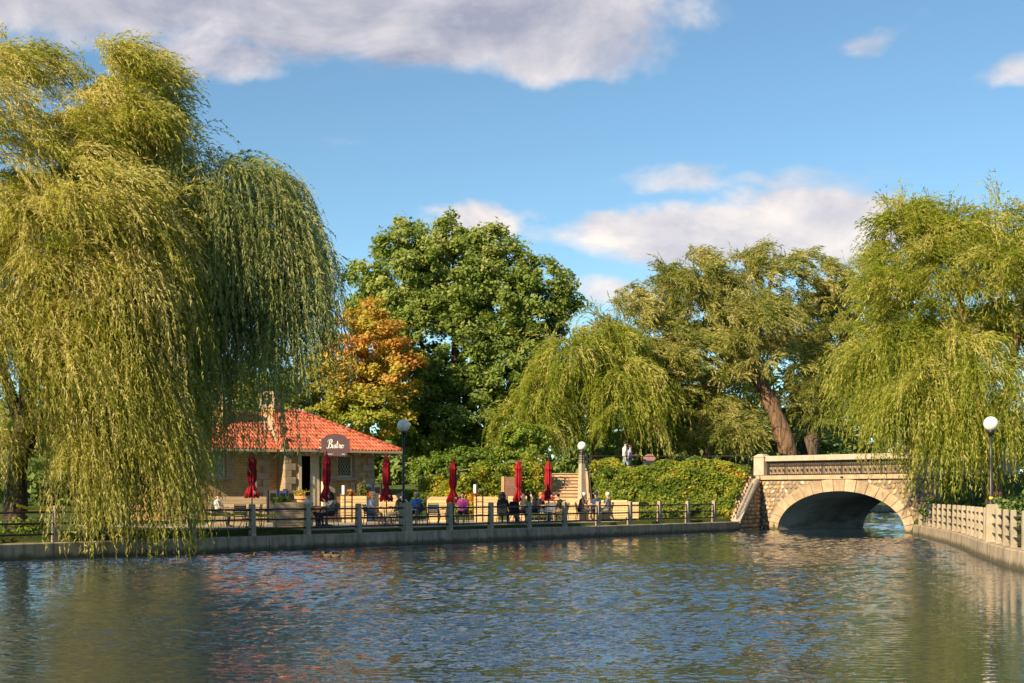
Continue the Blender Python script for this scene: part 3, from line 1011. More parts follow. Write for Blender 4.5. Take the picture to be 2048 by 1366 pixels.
def in_spandrel(x, z):
    if not (-1.5 < x < 9.65 and -0.1 < z < ZC - 0.06): return False
    dx = (x - HS) / (HS + VT + 0.06); dz = z / (RISE + VT + 0.06)
    return dx * dx + dz * dz > 1.0
nst = 0
row = 0; z = 0.05
while z < ZC:
    x = -1.5 + (0.14 if row % 2 else 0)
    while x < 9.7:
        sx = R.uniform(0.11, 0.17); sz = R.uniform(0.09, 0.14)
        xx = x + R.uniform(-.035, .035); zz = z + R.uniform(-.03, .03)
        if in_spandrel(xx, zz) and nst < 250:
            link_mesh('stone', _stones[R.randrange(7)], BR, (xx, 0.055, zz), (R.uniform(-.2, .2), R.uniform(0, 6.28), R.uniform(-.2, .2)), (sx, 0.085, sz)); nst += 1
        x += sx * 2.02
    z += 0.225; row += 1
# cornice, deck, balustrade, parapet
xs = [-1.55 + 11.25 * k / 5 for k in range(6)]
for face, yy in ((0, 0.20), (1, DEPTH - 0.20)):
    for k in range(5):
        a, b = xs[k] + 0.006, xs[k + 1] - 0.006
        m = MB(); m.box(((a + b) / 2, yy, (ZC + 2.93) / 2 + 0.001), (b - a, 0.56, 2.93 - ZC)); bevel(m.build('cornice_block', M['cornice'], BR), 0.015)
m = MB(); m.box((HS, DEPTH / 2, 2.82), (11.2, DEPTH - 1.0, 0.2)); m.build('deck', M['path'], BR)
m = MB(); m.box((HS + .07, 0.31, 3.32), (9.94, 0.10, 0.77)); m.build('parapet_panel', M['cornice'], BR)
m = MB(); m.box((HS + 0.25, -0.09, 2.80), (0.16, 0.03, 0.09)); m.build('drain', M['dark'], BR)
for face, yy in ((0, 0.18), (1, DEPTH - 0.18)):
    for px_ in (-1.28, 9.42):
        m = MB(); m.box((px_, yy, 3.44), (0.72, 0.60, 1.02)); o = m.build('pillar', M['coping'], BR); bevel(o, 0.02)
        m = MB(); m.box((px_, yy, 4.03), (0.80, 0.68, 0.16), taper=0.45); m.build('pillar_cap', M['coping'], BR)
    xs2 = [-0.92, 2.2, 5.3, 8.4, 9.06]
    for a, b in ((-0.92, 2.4), (2.4, 5.75), (5.75, 9.06)):
        m = MB(); m.box(((a + b) / 2, yy, 3.845), (b - a - 0.008, 0.36, 0.29)); bevel(m.build('coping', M['coping'], BR), 0.02)
    # iron balustrade panels
    np_ = 8; Wp = (9.06 + 0.92) / np_
    m = MB()
    m.tube([(-Wp / 2, 0, 0.06), (Wp / 2, 0, 0.06)], 0.022, 6); m.tube([(-Wp / 2, 0, 0.70), (Wp / 2, 0, 0.70)], 0.022, 6); m.tube([(-Wp / 2, 0, 0.52), (Wp / 2, 0, 0.52)], 0.018, 6)
    for j in range(9):
        x = -Wp / 2 + 0.03 + (Wp - 0.06) * j / 8
        m.tube([(x, 0, 0.0), (x, 0, 0.74)], 0.020 if j in (0, 8) else 0.013, 5)
    for j in range(8):
        x = -Wp / 2 + 0.03 + (Wp - 0.06) * (j + .5) / 8
        ring = [(x + 0.05 * math.cos(2 * PI * t / 10), 0, 0.61 + 0.075 * math.sin(2 * PI * t / 10)) for t in range(11)]
        m.tube(ring, 0.012, 4, cap=False)
        m.add([(x - 0.055, -0.008, 0.28), (x, -0.008, 0.40), (x + 0.055, -0.008, 0.28), (x, -0.008, 0.16)], [(0, 1, 2, 3)]) if j % 2 else m.tube([(x, 0, 0.06), (x, 0, 0.52)], 0.009, 4)
    m.add([], [])
    pmesh = m.mesh('balustrade_panel', M['iron'], merge=False)
    for k in range(np_):
        o = link_mesh('balustrade_panel', pmesh, BR, (-0.92 + Wp * (k + .5), yy, 2.935)); o['kind'] = 'stuff'

# wing wall with stair down to the quay
A = Vector((11.98, 75.9, 0)); B = Vector((13.55, 79.05, 0)); d = (B - A); LW = d.length
WG = empty('stair_wing_wall', (A.x, A.y, 0), math.atan2(d.y, d.x))
tag(WG, 'dark rubble wing wall with sloping coping and railed steps left of the bridge', 'wing wall')
m = MB(); m.prism([(0, -1), (LW, -1), (LW, 2.68), (LW - .12, 2.68), (0, 0.42)], 0.05, 0.42); m.build('wall', M['mortar'], WG)
cs = math.hypot(LW - .1, 2.26); an = math.atan2(2.26, LW - .1)
m = MB(); m.box((cs / 2, 0.24, 0.07), (cs, 0.46, 0.14)); bevel(m.build('coping', M['concrete'], WG, (0, 0, 0.40), (0, -an, 0)), 0.015)
z = 0.02; row = 0; n = 0
while z < 2.6:
    x = 0.08 + (0.12 if row % 2 else 0)
    while x < LW - .05:
        sx = R.uniform(0.10, 0.15)
        if z < 0.30 + (x / LW) * 2.2 and n < 120:
            link_mesh('stone', _stones[R.randrange(7)], WG, (x, 0.045, z + R.uniform(-.02, .02)), (R.uniform(-.2, .2), R.uniform(0, 6.28), 0), (sx, 0.08, R.uniform(.09, .125))); n += 1
        x += sx * 1.95
    z += 0.215; row += 1
ns = 12
for k in range(ns):
    x0 = 0.1 + k * (LW - 0.1) / ns
    zt = 0.62 + (k + 1) * 2.3 / ns
    m = MB(); m.box((x0 + (LW - .1) / ns / 2 + 0.02, 1.05, zt / 2), ((LW - .1) / ns + 0.03, 1.2, zt)); m.build('step', M['step'], WG)
for y in (0.24, 1.7):
    base = 0.50 if y < 1 else 0.62
    sl = 2.3 / LW
    m = MB()
    f = lambda x, h: (x, y, base + x * sl + h)
    m.tube([f(0.05, 0.0), f(0.05, 0.95), f(LW * .82, 0.95), f(LW * .82, 0.3)], 0.022, 6)
    m.build('hand_rail', M['iron'], WG)
    m = MB()
    m.tube([f(0.05, 0.15), f(LW * .82, 0.15)], 0.014, 5)
    for k in range(1, 14):
        x = 0.05 + (LW * .82 - 0.05) * k / 14
        m.tube([f(x, 0.05), f(x, 0.95)], 0.010, 4)
    o = m.build('railing_bars', M['iron'], WG, merge=False); o['kind'] = 'stuff'
# flared wing on the right bank
A2 = BRO + BRF * 9.72
m = MB(); m.prism([(0, -1), (1.9, -1), (1.9, 0.7), (0, 2.6)], 0.0, 0.4)
w2 = m.build('wing_wall', M['mortar'], BR, (9.72, 0.02, 0), (0, 0, -0.9))


# ================================================================== STAIRS on the embankment
S0 = wpt(1086, 948, 77.5); S1 = wpt(1168, 948, 77.5)
ST = empty('stairs', (S0[0], 73.2, 0.62)); tag(ST, 'wide tan stone stairs climbing the planted slope behind the umbrellas', 'stairs')
wS = S1[0] - S0[0]; nS = 14; rh = (3.03 - 0.62) / nS; tr = 0.315
for k in range(nS):
    m = MB(); m.box((wS / 2, tr * k + (nS - k) * tr / 2 + 0.23, rh * (k + 1) - rh / 2 - 0.012), (wS, (nS - k) * tr + 0.34, rh - 0.026))
    m.build('riser', M['step'], ST)
    m = MB(); m.box((wS / 2, tr * k + 0.17, rh * (k + 1) - 0.008), (wS + 0.03, tr + 0.05, 0.035)); m.build('tread', M['step'], ST)
for sx in (-0.16, wS + 0.16):
    m = MB(); m.prism([(0, -0.3), (0, 0.12), (nS * tr, 2.55), (nS * tr + 0.5, 2.55), (nS * tr + .5, -0.3)], -0.12, 0.12)
    m.build('cheek_wall', M['step'], ST, (sx, 0, 0), (0, 0, PI / 2))
    y0 = 0.1; y1 = nS * tr
    for k, yy in enumerate((y0, (y0 + y1) / 2, y1)):
        zz = 0.12 + yy / (nS * tr) * 2.43
        m = MB(); m.tube([(sx, yy, zz - 0.05), (sx, yy, zz + 0.92)], 0.026, 6); m.build('rail_post', M['iron'], ST)
    for h in (0.92, 0.5):
        m = MB(); m.tube([(sx, y0 - .1, 0.12 + h), (sx, y1, 2.55 + h), (sx, y1 + .5, 2.55 + h)], 0.024, 6); m.build('hand_rail', M['iron'], ST)

# ================================================================== BISTRO
BI = empty('bistro', (-10.3, 72.0, 0), math.atan2(0.572, 0.82))
tag(BI, 'buff brick bistro pavilion with red clay tile hip roof and chimneys', 'building')
ZE = 4.14; PITCH = 0.53; FL = 1.32


def tint_attr(me, vals):
    a = me.attributes.new('tint', 'FLOAT', 'POINT'); a.data.foreach_set('value', np.asarray(vals, np.float32))


def tile_slope(name, poly, origin, eave_dir, up_dir, pitch, parent):
    """barrel tiles laid in courses over one roof plane; poly is in (along eave, up slope in plan)"""
    col_w, course = 0.19, 0.36
    px = [p[0] for p in poly]; py = [p[1] for p in poly]
    a0, a1 = min(px), max(px); b0, b1 = min(py), max(py)
    nc = int(math.ceil((a1 - a0) / col_w)); nr = int(math.ceil((b1 - b0) / course))
    V = []; F = []; T = []
    sub = 6
    P2 = np.array(poly)
    e = Vector((*eave_dir, 0)); u = Vector((*up_dir, 0)); o = Vector(origin)
    for r in range(nr):
        for c in range(nc):
            cx = a0 + (c + .5) * col_w; cy = b0 + (r + .5) * course
            if poly_sd(np.array([[cx, cy]]), poly)[0] > 0.02: continue
            tv = R.random()
            b = len(V)
            jz = R.uniform(-.006, .006); jy = R.uniform(-.012, .012)
            for (yy, dz) in ((r * course - 0.05 + jy, 0.045), ((r + 1) * course + 0.02, 0.0)):
                for k in range(sub + 1):
                    s = k / sub
                    if s < 0.62: hz = 0.058 * math.sin(PI * s / 0.62)
                    else: hz = -0.014 * math.sin(PI * (s - 0.62) / 0.38)
                    al = a0 + (c + s) * col_w; up = b0 + yy
                    q = o + e * al + u * up
                    V.append((q.x, q.y, q.z + up * pitch + hz + dz + 0.02 + jz)); T.append(tv)
            # drop lip at the lower edge
            for k in range(sub + 1):
                x, y, z = V[b + k]; V.append((x, y, z - 0.032)); T.append(tv)
            for k in range(sub):
                F.append((b + k, b + k + 1, b + sub + 2 + k, b + sub + 1 + k))
                F.append((b + k, b + 2 * sub + 2 + k, b + 2 * sub + 3 + k, b + k + 1))
    me = bpy.data.meshes.new(name); me.from_pydata(V, [], F); me.materials.append(M['tile'])
    me.polygons.foreach_set('use_smooth', [True] * len(F))
    tint_attr(me, T)
    ob = link_mesh(name, me, parent); ob['kind'] = 'stuff'
    return ob


def cap_row(a, b, parent, L=0.34, r=0.105):
    a = Vector(a); b = Vector(b); d = b - a; n = max(1, int(d.length / L)); d.normalize()
    st = (b - a).length / n
    m = MB()
    prof = [(r * math.cos(t), r * math.sin(t)) for t in np.linspace(-0.15, PI + 0.15, 8)]
    vs = []; fs = []
    for x, k in ((-0.03, 1.10), (st + 0.03, 0.88)):
        for (yy, zz) in prof: vs.append((x, yy * k, zz * k + (0.02 if x < 0 else 0)))
    for i in range(7): fs.append((i, i + 1, 8 + i + 1, 8 + i))
    fs.append(tuple(range(8)))
    m.add(vs, fs)
    me = m.mesh('ridge_tile', M['tile'], smooth=True); tint_attr(me, [R.random()] * len(me.vertices))
    rot = d.to_track_quat('X', 'Z').to_euler()
    for i in range(n):
        link_mesh('ridge_tile', me, parent, a + d * st * i + Vector((0, 0, 0.02)), rot)

# geometry of the roof planes, all in the pavilion's own frame (x along the front, y into the depth)
x0, x1, yb, yr = -1.0, 5.6, 7.7, 3.85
zr = ZE + yr * PITCH
# under-roof boards carry the tiles
def roof_plane(name, pts):
    m = MB(); top = [Vector(p) for p in pts]
    n = len(top)
    m.add([p for p in top] + [p - Vector((0, 0, 0.10)) for p in top], [tuple(range(n)), tuple(range(2 * n - 1, n - 1, -1))] + [(i, (i + 1) % n, n + (i + 1) % n, n + i) for i in range(n)])
    return m.build(name, M['gutter'], BI)
rf = roof_plane('roof', [(x0, 0, ZE), (x1, 0, ZE), (1.75, yr, zr), (0.18, yr, zr)])
roof_plane('roof', [(x1, 0, ZE), (x1, yb, ZE), (1.75, yr, zr)])
roof_plane('roof', [(x1, yb, ZE), (x0, yb, ZE), (0.18, yr, zr), (1.75, yr, zr)])
roof_plane('roof', [(x0, 1.0, ZE), (x0, 0, ZE), (0.18, yr, zr), (-0.25, 4.35, ZE + 3.45 * PITCH)])
zl = ZE + 3.45 * PITCH
roof_plane('roof', [(-7.0, 0.9, ZE), (x0, 0.9, ZE), (-0.1, 4.35, zl), (-7.0, 4.35, zl)])
roof_plane('roof', [(-7.0, 7.8, ZE), (-7.0, 4.35, zl), (0.2, 4.35, zl), (0.2, 7.8, ZE)])
tile_slope('roof_tiles', [(x0, 0), (x1, 0), (1.75, yr), (0.18, yr)], (0, 0, ZE), (1, 0), (0, 1), PITCH, rf)
tile_slope('roof_tiles', [(-7.7, 0), (0, 0), (-3.85, yr)], (x1, 0, ZE), (0, -1), (-1, 0), PITCH, rf)
tile_slope('roof_tiles', [(-7.0, 0), (x0, 0), (-0.1, 3.45), (-7.0, 3.45)], (0, 0.9, ZE), (1, 0), (0, 1), PITCH, rf)
# small left-facing slope of the projecting part
tile_slope('roof_tiles', [(0.0, 0), (1.0, 0.0), (4.2, 0.95), (3.85, 1.15)], (x0, 0, ZE + 0.02), (0, 1), (1, 0), (zr - ZE) / 1.18, rf)
cap_row((x1 - .05, .05, ZE + .06), (1.75, yr, zr + .05), BI)
cap_row((x0 + .02, .05, ZE + .06), (0.18, yr, zr + .05), BI)
cap_row((0.18, yr, zr + .05), (1.75, yr, zr + .05), BI)
cap_row((-7.0, 4.35, zl + .04), (-0.2, 4.35, zl + .04), BI)
m = MB(); m.add([(x0 - .02, 1.0, ZE + .02), (x0 - .30, 0.95, ZE + .05), (-0.5, 4.3, zl + .04), (-0.2, 4.3, zl + .06)], [(0, 1, 2, 3)]); m.build('valley_flashing', M['flash'], BI)
# gutters and rafter ends
m = MB(); m.box(((x0 + x1) / 2, -0.06, ZE - 0.07), (x1 - x0 + .1, 0.12, 0.13)); bevel(m.build('gutter', M['gutter'], BI), 0.02)
m = MB(); m.box(((x0 - 7.0) / 2 - .02, 0.84, ZE - 0.07), (7.0 + x0 - .1, 0.12, 0.13)); bevel(m.build('gutter', M['gutter'], BI), 0.02)
m = MB(); m.box((x1 + .05, yb / 2, ZE - .07), (0.11, yb, 0.13)); m.build('gutter', M['gutter'], BI)
m = MB(); m.box((0, 0, 0), (0.09, 0.75, 0.13)); rm = m.mesh('rafter', M['cream'])
for k in range(9): link_mesh('rafter', rm, BI, (x0 + .4 + k * 0.75, 0.42, ZE - 0.16))
for k in range(8): link_mesh('rafter', rm, BI, (x0 - .5 - k * 0.75, 1.30, ZE - 0.16))
m = MB(); m.box((x0 / 2 + x1 / 2, 0.45, ZE - 0.085), (x1 - x0 - .1, 0.85, 0.03)); m.build('soffit', M['gutter'], BI)

# walls, with real openings
YW = 0.9; YL = 1.75


def wall_with_holes(name, xa, xb, za, zb, y, thick, holes, mat, parent):
    xs = sorted({xa, xb, *[h[0] for h in holes], *[h[1] for h in holes]}); zs = sorted({za, zb, *[h[2] for h in holes], *[h[3] for h in holes]})
    m = MB()
    def hole(x, z): return any(h[0] < x < h[1] and h[2] < z < h[3] for h in holes)
    def full(i, j): return 0 <= i < len(xs) - 1 and 0 <= j < len(zs) - 1 and not hole((xs[i] + xs[i + 1]) / 2, (zs[j] + zs[j + 1]) / 2)
    for i in range(len(xs) - 1):
        for j in range(len(zs) - 1):
            if not full(i, j): continue
            a, b, c, d_ = xs[i], xs[i + 1], zs[j], zs[j + 1]
            m.add([(a, y, c), (b, y, c), (b, y, d_), (a, y, d_)], [(0, 1, 2, 3)])
            m.add([(a, y + thick, c), (b, y + thick, c), (b, y + thick, d_), (a, y + thick, d_)], [(3, 2, 1, 0)])
            for (ok, quad) in ((full(i - 1, j), [(a, y, c), (a, y, d_), (a, y + thick, d_), (a, y + thick, c)]), (full(i + 1, j), [(b, y, c), (b, y + thick, c), (b, y + thick, d_), (b, y, d_)]),
                               (full(i, j - 1), [(a, y, c), (a, y + thick, c), (b, y + thick, c), (b, y, c)]), (full(i, j + 1), [(a, y, d_), (b, y, d_), (b, y + thick, d_), (a, y + thick, d_)])):
                if not ok: m.add(quad, [(0, 1, 2, 3)])
    return m.build(name, mat, parent)
XR = 4.42
WIN = [(2.30, 3.22, 2.80, 3.92)]; DOOR = (0.10, 1.62, FL, 4.00)
LWIN = [(-4.35, -3.45, 2.80, 3.92)]
wall_with_holes('wall', -0.62, XR, 0.2, ZE - 0.10, YW, 0.35, WIN + [DOOR], M['brick'], BI)
wall_with_holes('wall', -6.6, -0.62, 0.2, ZE - 0.10, YL, 0.35, LWIN, M['brick'], BI)
m = MB(); m.box((-0.45, 1.5, (ZE + .1) / 2), (0.32, 0.5, ZE - .30)); m.build('wall', M['brick'], BI)
m = MB(); m.box((XR - .18, 4.0, (ZE + .1) / 2), (0.34, 5.49, ZE - .30)); m.build('wall', M['brick'], BI)
m = MB(); m.box((-1.2, 6.9, (ZE + .1) / 2), (10.8, 0.34, ZE - .30)); m.build('wall', M['brick'], BI)
m = MB(); m.box((-6.45, 4.3, (ZE + .1) / 2), (0.3, 4.6, ZE - .30)); m.build('wall', M['brick'], BI)
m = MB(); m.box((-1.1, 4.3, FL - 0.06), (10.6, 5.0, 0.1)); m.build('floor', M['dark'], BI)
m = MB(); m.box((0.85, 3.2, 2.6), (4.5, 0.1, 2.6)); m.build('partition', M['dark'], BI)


def quoins(x, y, wide, narrow, z0, z1, side, parent):
    k = 0; z = z0
    while z < z1 - 0.2:
        w = wide if k % 2 == 0 else narrow; h = 0.34
        m = MB(); m.box((x + side * w / 2, y + 0.10, z + h / 2), (w, 0.25, h - 0.012)); bevel(m.build('quoin', M['quoin'], parent), 0.012)
        z += h; k += 1
quoins(XR + .02, YW - 0.05, 0.72, 0.42, 0.4, ZE - .1, -1, BI)
quoins(-0.66, YW - 0.05, 0.60, 0.36, 0.4, ZE - .1, 1, BI)
quoins(1.66, YW - 0.05, 0.50, 0.30, 1.3, ZE - .1, 1, BI)
quoins(-1.05, YL - 0.05, 0.75, 0.42, 1.3, ZE - .1, -1, BI)
quoins(3.26, YW - 0.052, 0.34, 0.22, 2.7, ZE - .2, 1, BI)
quoins(-3.41, YL - 0.052, 0.38, 0.24, 2.7, ZE - .2, 1, BI)


def window(xa, xb, za, zb, y):
    root = MB()
    w = xb - xa; h = zb - za; cx = (xa + xb) / 2; cz = (za + zb) / 2
    fw = 0.075
    m = MB()
    m.box((cx, y + .14, za + fw / 2), (w, 0.09, fw)); m.box((cx, y + .14, zb - fw / 2), (w, 0.09, fw))
    m.box((xa + fw / 2, y + .14, cz), (fw, 0.09, h - 2 * fw)); m.box((xb - fw / 2, y + .14, cz), (fw, 0.09, h - 2 * fw))
    wi = m.build('window', M['cream'], BI, merge=False)
    m = MB(); m.box((cx, y + .165, cz), (w - 2 * fw, 0.012, h - 2 * fw)); m.build('pane', M['glass'], wi)
    m = MB(); iw = w - 2 * fw; ih = h - 2 * fw
    nx = 5; stp = iw / nx; ratio = 1.55
    bx0 = xa + fw; bz0 = za + fw
    for sgn in (1, -1):
        for k in range(-12, 14):
            # line x = bx + k*stp + sgn*(z)/ratio, clipped
            pts_ = []
            for t in np.linspace(0, ih, 60):
                x = k * stp + sgn * t / ratio
                if 0 <= x <= iw: pts_.append((bx0 + x, y + .152, bz0 + t))
            if len(pts_) > 2: m.tube([pts_[0], pts_[-1]], 0.011, 4)
    o = m.build('lattice', M['lead'], wi, merge=False); o['kind'] = 'stuff'
    m = MB(); m.box((cx, y - .02, za - 0.09), (w + .35, 0.28, 0.16)); bevel(m.build('sill', M['quoin'], wi), 0.012)
    m = MB(); m.box((cx, y + .02, zb + 0.07), (w + .30, 0.16, 0.13)); m.build('lintel', M['quoin'], wi)
for wv in WIN: window(*wv, YW)
for wv in LWIN: window(*wv, YL)

# door case: narrow dark opening and an open cream panelled leaf
dx0, dx1, dz0, dz1 = DOOR
m = MB(); m.box((dx0 + .09, YW + .12, (dz0 + dz1) / 2), (0.18, 0.30, dz1 - dz0)); m.box((dx1 - .07, YW + .12, (dz0 + dz1) / 2), (0.14, 0.30, dz1 - dz0)); m.box(((dx0 + dx1) / 2, YW + .12, dz1 - .07), (dx1 - dx0 - .33, 0.28, 0.14))
dr = m.build('door_frame', M['cream'], BI, merge=False)
for k in range(2):
    m = MB(); m.box((0.98 + k * 0.27, YW + .16 + k * .03, (dz0 + dz1) / 2 - .06), (0.255, 0.05, dz1 - dz0 - .16)); lf = m.build('door_leaf', M['cream'], dr)
m = MB(); m.tube([(0.90, YW + .10, 2.3), (0.90, YW + .10, 2.5)], 0.015, 6); m.build('door_handle', M['iron'], dr)
for k in range(4):
    m = MB(); m.box((0.86, YW - .26 - k * .3, FL - .15 * (k + 1) - .10), (2.2, 0.62, 0.15)); m.build('door_step', M['cabinet'], BI)

# chimneys with arcaded caps
def chimney(x, y, zb, zt, rz):
    root = MB(); root.box((0, 0, (zt - 0.95 - zb) / 2), (0.92, 0.62, zt - 0.95 - zb))
    ch = root.build('chimney', M['brick'], BI, (x, y, zb), (0, 0, rz))
    H = zt - zb
    m = MB(); m.box((0, 0, H - .86), (1.0, 0.70, 0.18)); bevel(m.build('chimney_band', M['quoin'], ch), .01)
    for sx in (-.41, -.02, .41):
        for sy in (-.26, .26):
            m = MB(); m.box((sx, sy, H - .52), (0.15, 0.15, 0.50)); m.build('chimney_pier', M['quoin'], ch)
    m = MB(); m.box((0, 0, H - .18), (1.06, 0.76, 0.17)); bevel(m.build('chimney_cap', M['quoin'], ch), .015)
    m = MB(); m.box((0, -.33, 0.62), (0.80, 0.06, 0.14), rot=Matrix.Rotation(0.5, 3, 'Y')); m.build('flashing', M['flash'], ch)
chimney(-2.9, 3.75, 5.0, 7.3, math.radians(-62))
chimney(0.15, 4.15, 5.1, 7.35, math.radians(-62))

# downpipe with grey meter box on the wall
m = MB(); m.tube([(-2.15, YL - .08, 0.6), (-2.15, YL - .08, ZE - .3)], 0.05, 8); m.build('downpipe', M['iron'], BI)
m = MB(); m.box((-1.95, YL - .14, 2.35), (0.22, 0.14, 0.40)); bevel(m.build('meter_box', M['white'], BI), .02)
m = MB(); m.sphere((-0.9, YL - .20, 2.85), (0.13, 0.04, 0.09), 10, 6); m.build('wall_plaque', plain('faded_red_plaque', (0.35, 0.10, 0.07), 0.6), BI)

# ------------------------------------------------------------------ hanging sign
q = wpt(671, 890, 71.6)
SG = empty('bistro_sign', (q[0], q[1], q[2] - 0.55), math.radians(6))
tag(SG, 'plum brown board sign with arched top reading Bistro in white script', 'sign')
def arch_board(w, h, k=1.0):
    pts_ = [(-w * .39, 0), (w * .39, 0), (w * .39, .17), (w / 2, .17), (w / 2, h * .78)]
    pts_ += [(w * .41, h * .78)]
    for t in np.linspace(0, PI, 14): pts_.append((w * .40 * math.cos(t), h * .80 + h * .20 * math.sin(t)))
    pts_ += [(-w * .41, h * .78), (-w / 2, h * .78), (-w / 2, .17), (-w * .39, .17)]
    return pts_
m = MB(); m.prism(arch_board(1.40, 1.10), -0.03, 0.03); m.build('board', M['sign'], SG, merge=False)


def smooth_line(pts_, n=7):
    P = [np.array(p, float) for p in pts_]; P = [2 * P[0] - P[1]] + P + [2 * P[-1] - P[-2]]
    out = []
    for i in range(1, len(P) - 2):
        for t in np.linspace(0, 1, n, endpoint=False):
            a, b, c, d_ = P[i - 1], P[i], P[i + 1], P[i + 2]
            out.append(0.5 * ((2 * b) + (-a + c) * t + (2 * a - 5 * b + 4 * c - d_) * t * t + (-a + 3 * b - 3 * c + d_) * t ** 3))
    out.append(P[-2]); return out
LET = {'B': [[(0.62, 2.35), (0.42, 1.6), (0.25, 0.7), (0.05, 0.02), (-0.30, -0.06), (-0.42, 0.30)], [(-0.10, 1.75), (0.10, 2.30), (0.62, 2.62), (1.12, 2.45), (1.12, 1.85), (0.80, 1.45), (0.42, 1.30), (0.86, 1.20), (1.12, 0.80), (0.92, 0.22), (0.45, 0.0), (0.12, 0.22)]],
       'i': [[(1.45, 1.0), (1.34, 0.5), (1.32, 0.1), (1.48, 0.0), (1.70, 0.28)], [(1.56, 1.42), (1.58, 1.50)]],
       's': [[(1.70, 0.28), (1.98, 0.85), (2.06, 1.12), (2.08, 0.75), (2.16, 0.30), (2.0, 0.0), (1.76, 0.08)], [(2.10, 0.1), (2.36, 0.35)]],
       't': [[(2.86, 2.05), (2.70, 1.2), (2.60, 0.4), (2.66, 0.05), (2.86, 0.05), (3.06, 0.35)], [(2.40, 1.22), (2.75, 1.24), (3.12, 1.34)]],
       'r': [[(3.06, 0.35), (3.25, 0.85), (3.32, 1.12), (3.36, 0.92), (3.62, 0.95), (3.54, 0.5), (3.55, 0.08), (3.72, 0.02), (3.92, 0.32)]],
       'o': [[(4.30, 0.98), (4.02, 0.72), (3.98, 0.25), (4.18, 0.0), (4.46, 0.20), (4.52, 0.65), (4.30, 0.98), (4.42, 0.78), (4.78, 0.92)]]}
for ch, strokes in LET.items():
    m = MB()
    for st in strokes:
        pl = smooth_line(st) if len(st) > 2 else [np.array(p) for p in st]
        s_ = 0.165; off = (-0.36, 0.40)
        vs = []; n = len(pl)
        for i, p_ in enumerate(pl):
            d_ = pl[min(i + 1, n - 1)] - pl[max(i - 1, 0)]; d_ = d_ / (np.linalg.norm(d_) + 1e-9)
            w_ = (0.055 + 0.070 * max(0, -d_[1])) * s_
            nx_, nz_ = -d_[1], d_[0]
            x, z = off[0] + p_[0] * s_, off[1] + p_[1] * s_
            vs += [(x + nx_ * w_, -0.036, z + nz_ * w_), (x - nx_ * w_, -0.036, z - nz_ * w_)]
        m.add(vs, [(2 * i, 2 * i + 1, 2 * i + 3, 2 * i + 2) for i in range(n - 1)])
    m.build('letter', M['white'], SG, merge=False)
m = MB(); m.box((-.30, -.034, .10), (0.34, .004, .022)); m.build('small_print', M['grey_white'], SG)
m = MB(); m.box((.38, -.034, .10), (0.16, .004, .026)); m.build('small_print', M['grey_white'], SG)
m = MB(); m.tube([(-0.70, 0.0, 0.30), (-0.78, 0.0, 0.28), (-1.0, 0.1, 0.12), (-1.25, 0.3, 0.10)], 0.028, 6); m.build('bracket', M['iron'], SG)
m = MB(); m.tube([(-0.76, 0, 0.10), (-0.76, 0, 0.86)], 0.016, 6); m.build('bracket', M['iron'], SG)
for zz in (0.42, 0.80):
    m = MB(); m.box((-.74, 0, zz), (0.10, 0.03, 0.04)); m.build('clip', M['white'], SG)

# ================================================================== FOLIAGE
def fast_mesh(name, V, nv, tint, mat):
    """V: (faces*nv, 3) loose polygons of nv corners each"""
    n = len(V) // nv
    me = bpy.data.meshes.new(name)
    me.vertices.add(len(V)); me.vertices.foreach_set('co', np.ascontiguousarray(V, np.float32).ravel())
    me.loops.add(len(V)); me.loops.foreach_set('vertex_index', np.arange(len(V), dtype=np.int32))
    me.polygons.add(n); me.polygons.foreach_set('loop_start', np.arange(0, len(V), nv, dtype=np.int32))
    a = me.attributes.new('tint', 'FLOAT', 'POINT'); a.data.foreach_set('value', np.repeat(np.asarray(tint, np.float32), nv))
    me.materials.append(mat)
    me.update(calc_edges=True)
    return me


def unit(v):
    return v / (np.linalg.norm(v, axis=1, keepdims=True) + 1e-9)


def trunk_mesh(paths, n=12):
    """paths: list of (points, radii) tapered limbs"""
    m = MB()
    for pts_, rad in paths:
        P = [np.array(p, float) for p in pts_]
        dense = smooth_line(P, 5) if len(P) > 2 else P
        rr = np.interp(np.linspace(0, 1, len(dense)), np.linspace(0, 1, len(rad)), rad)
        rr = [r * (1 + 0.10 * math.sin(i * 2.1 + r * 40)) for i, r in enumerate(rr)]
        m.tube([tuple(p) for p in dense], rr, n)
    return m


def leaves_from(P, D, length, width, r):
    """one slim triangle per leaf at P pointing along D"""
    n = len(P)
    side = unit(np.cross(D, r.normal(size=(n, 3))))
    L = length[:, None]; W = width[:, None]
    V = np.empty((n, 3, 3))
    V[:, 0] = P - side * W / 2; V[:, 1] = P + side * W / 2; V[:, 2] = P + D * L
    return V.reshape(-1, 3)


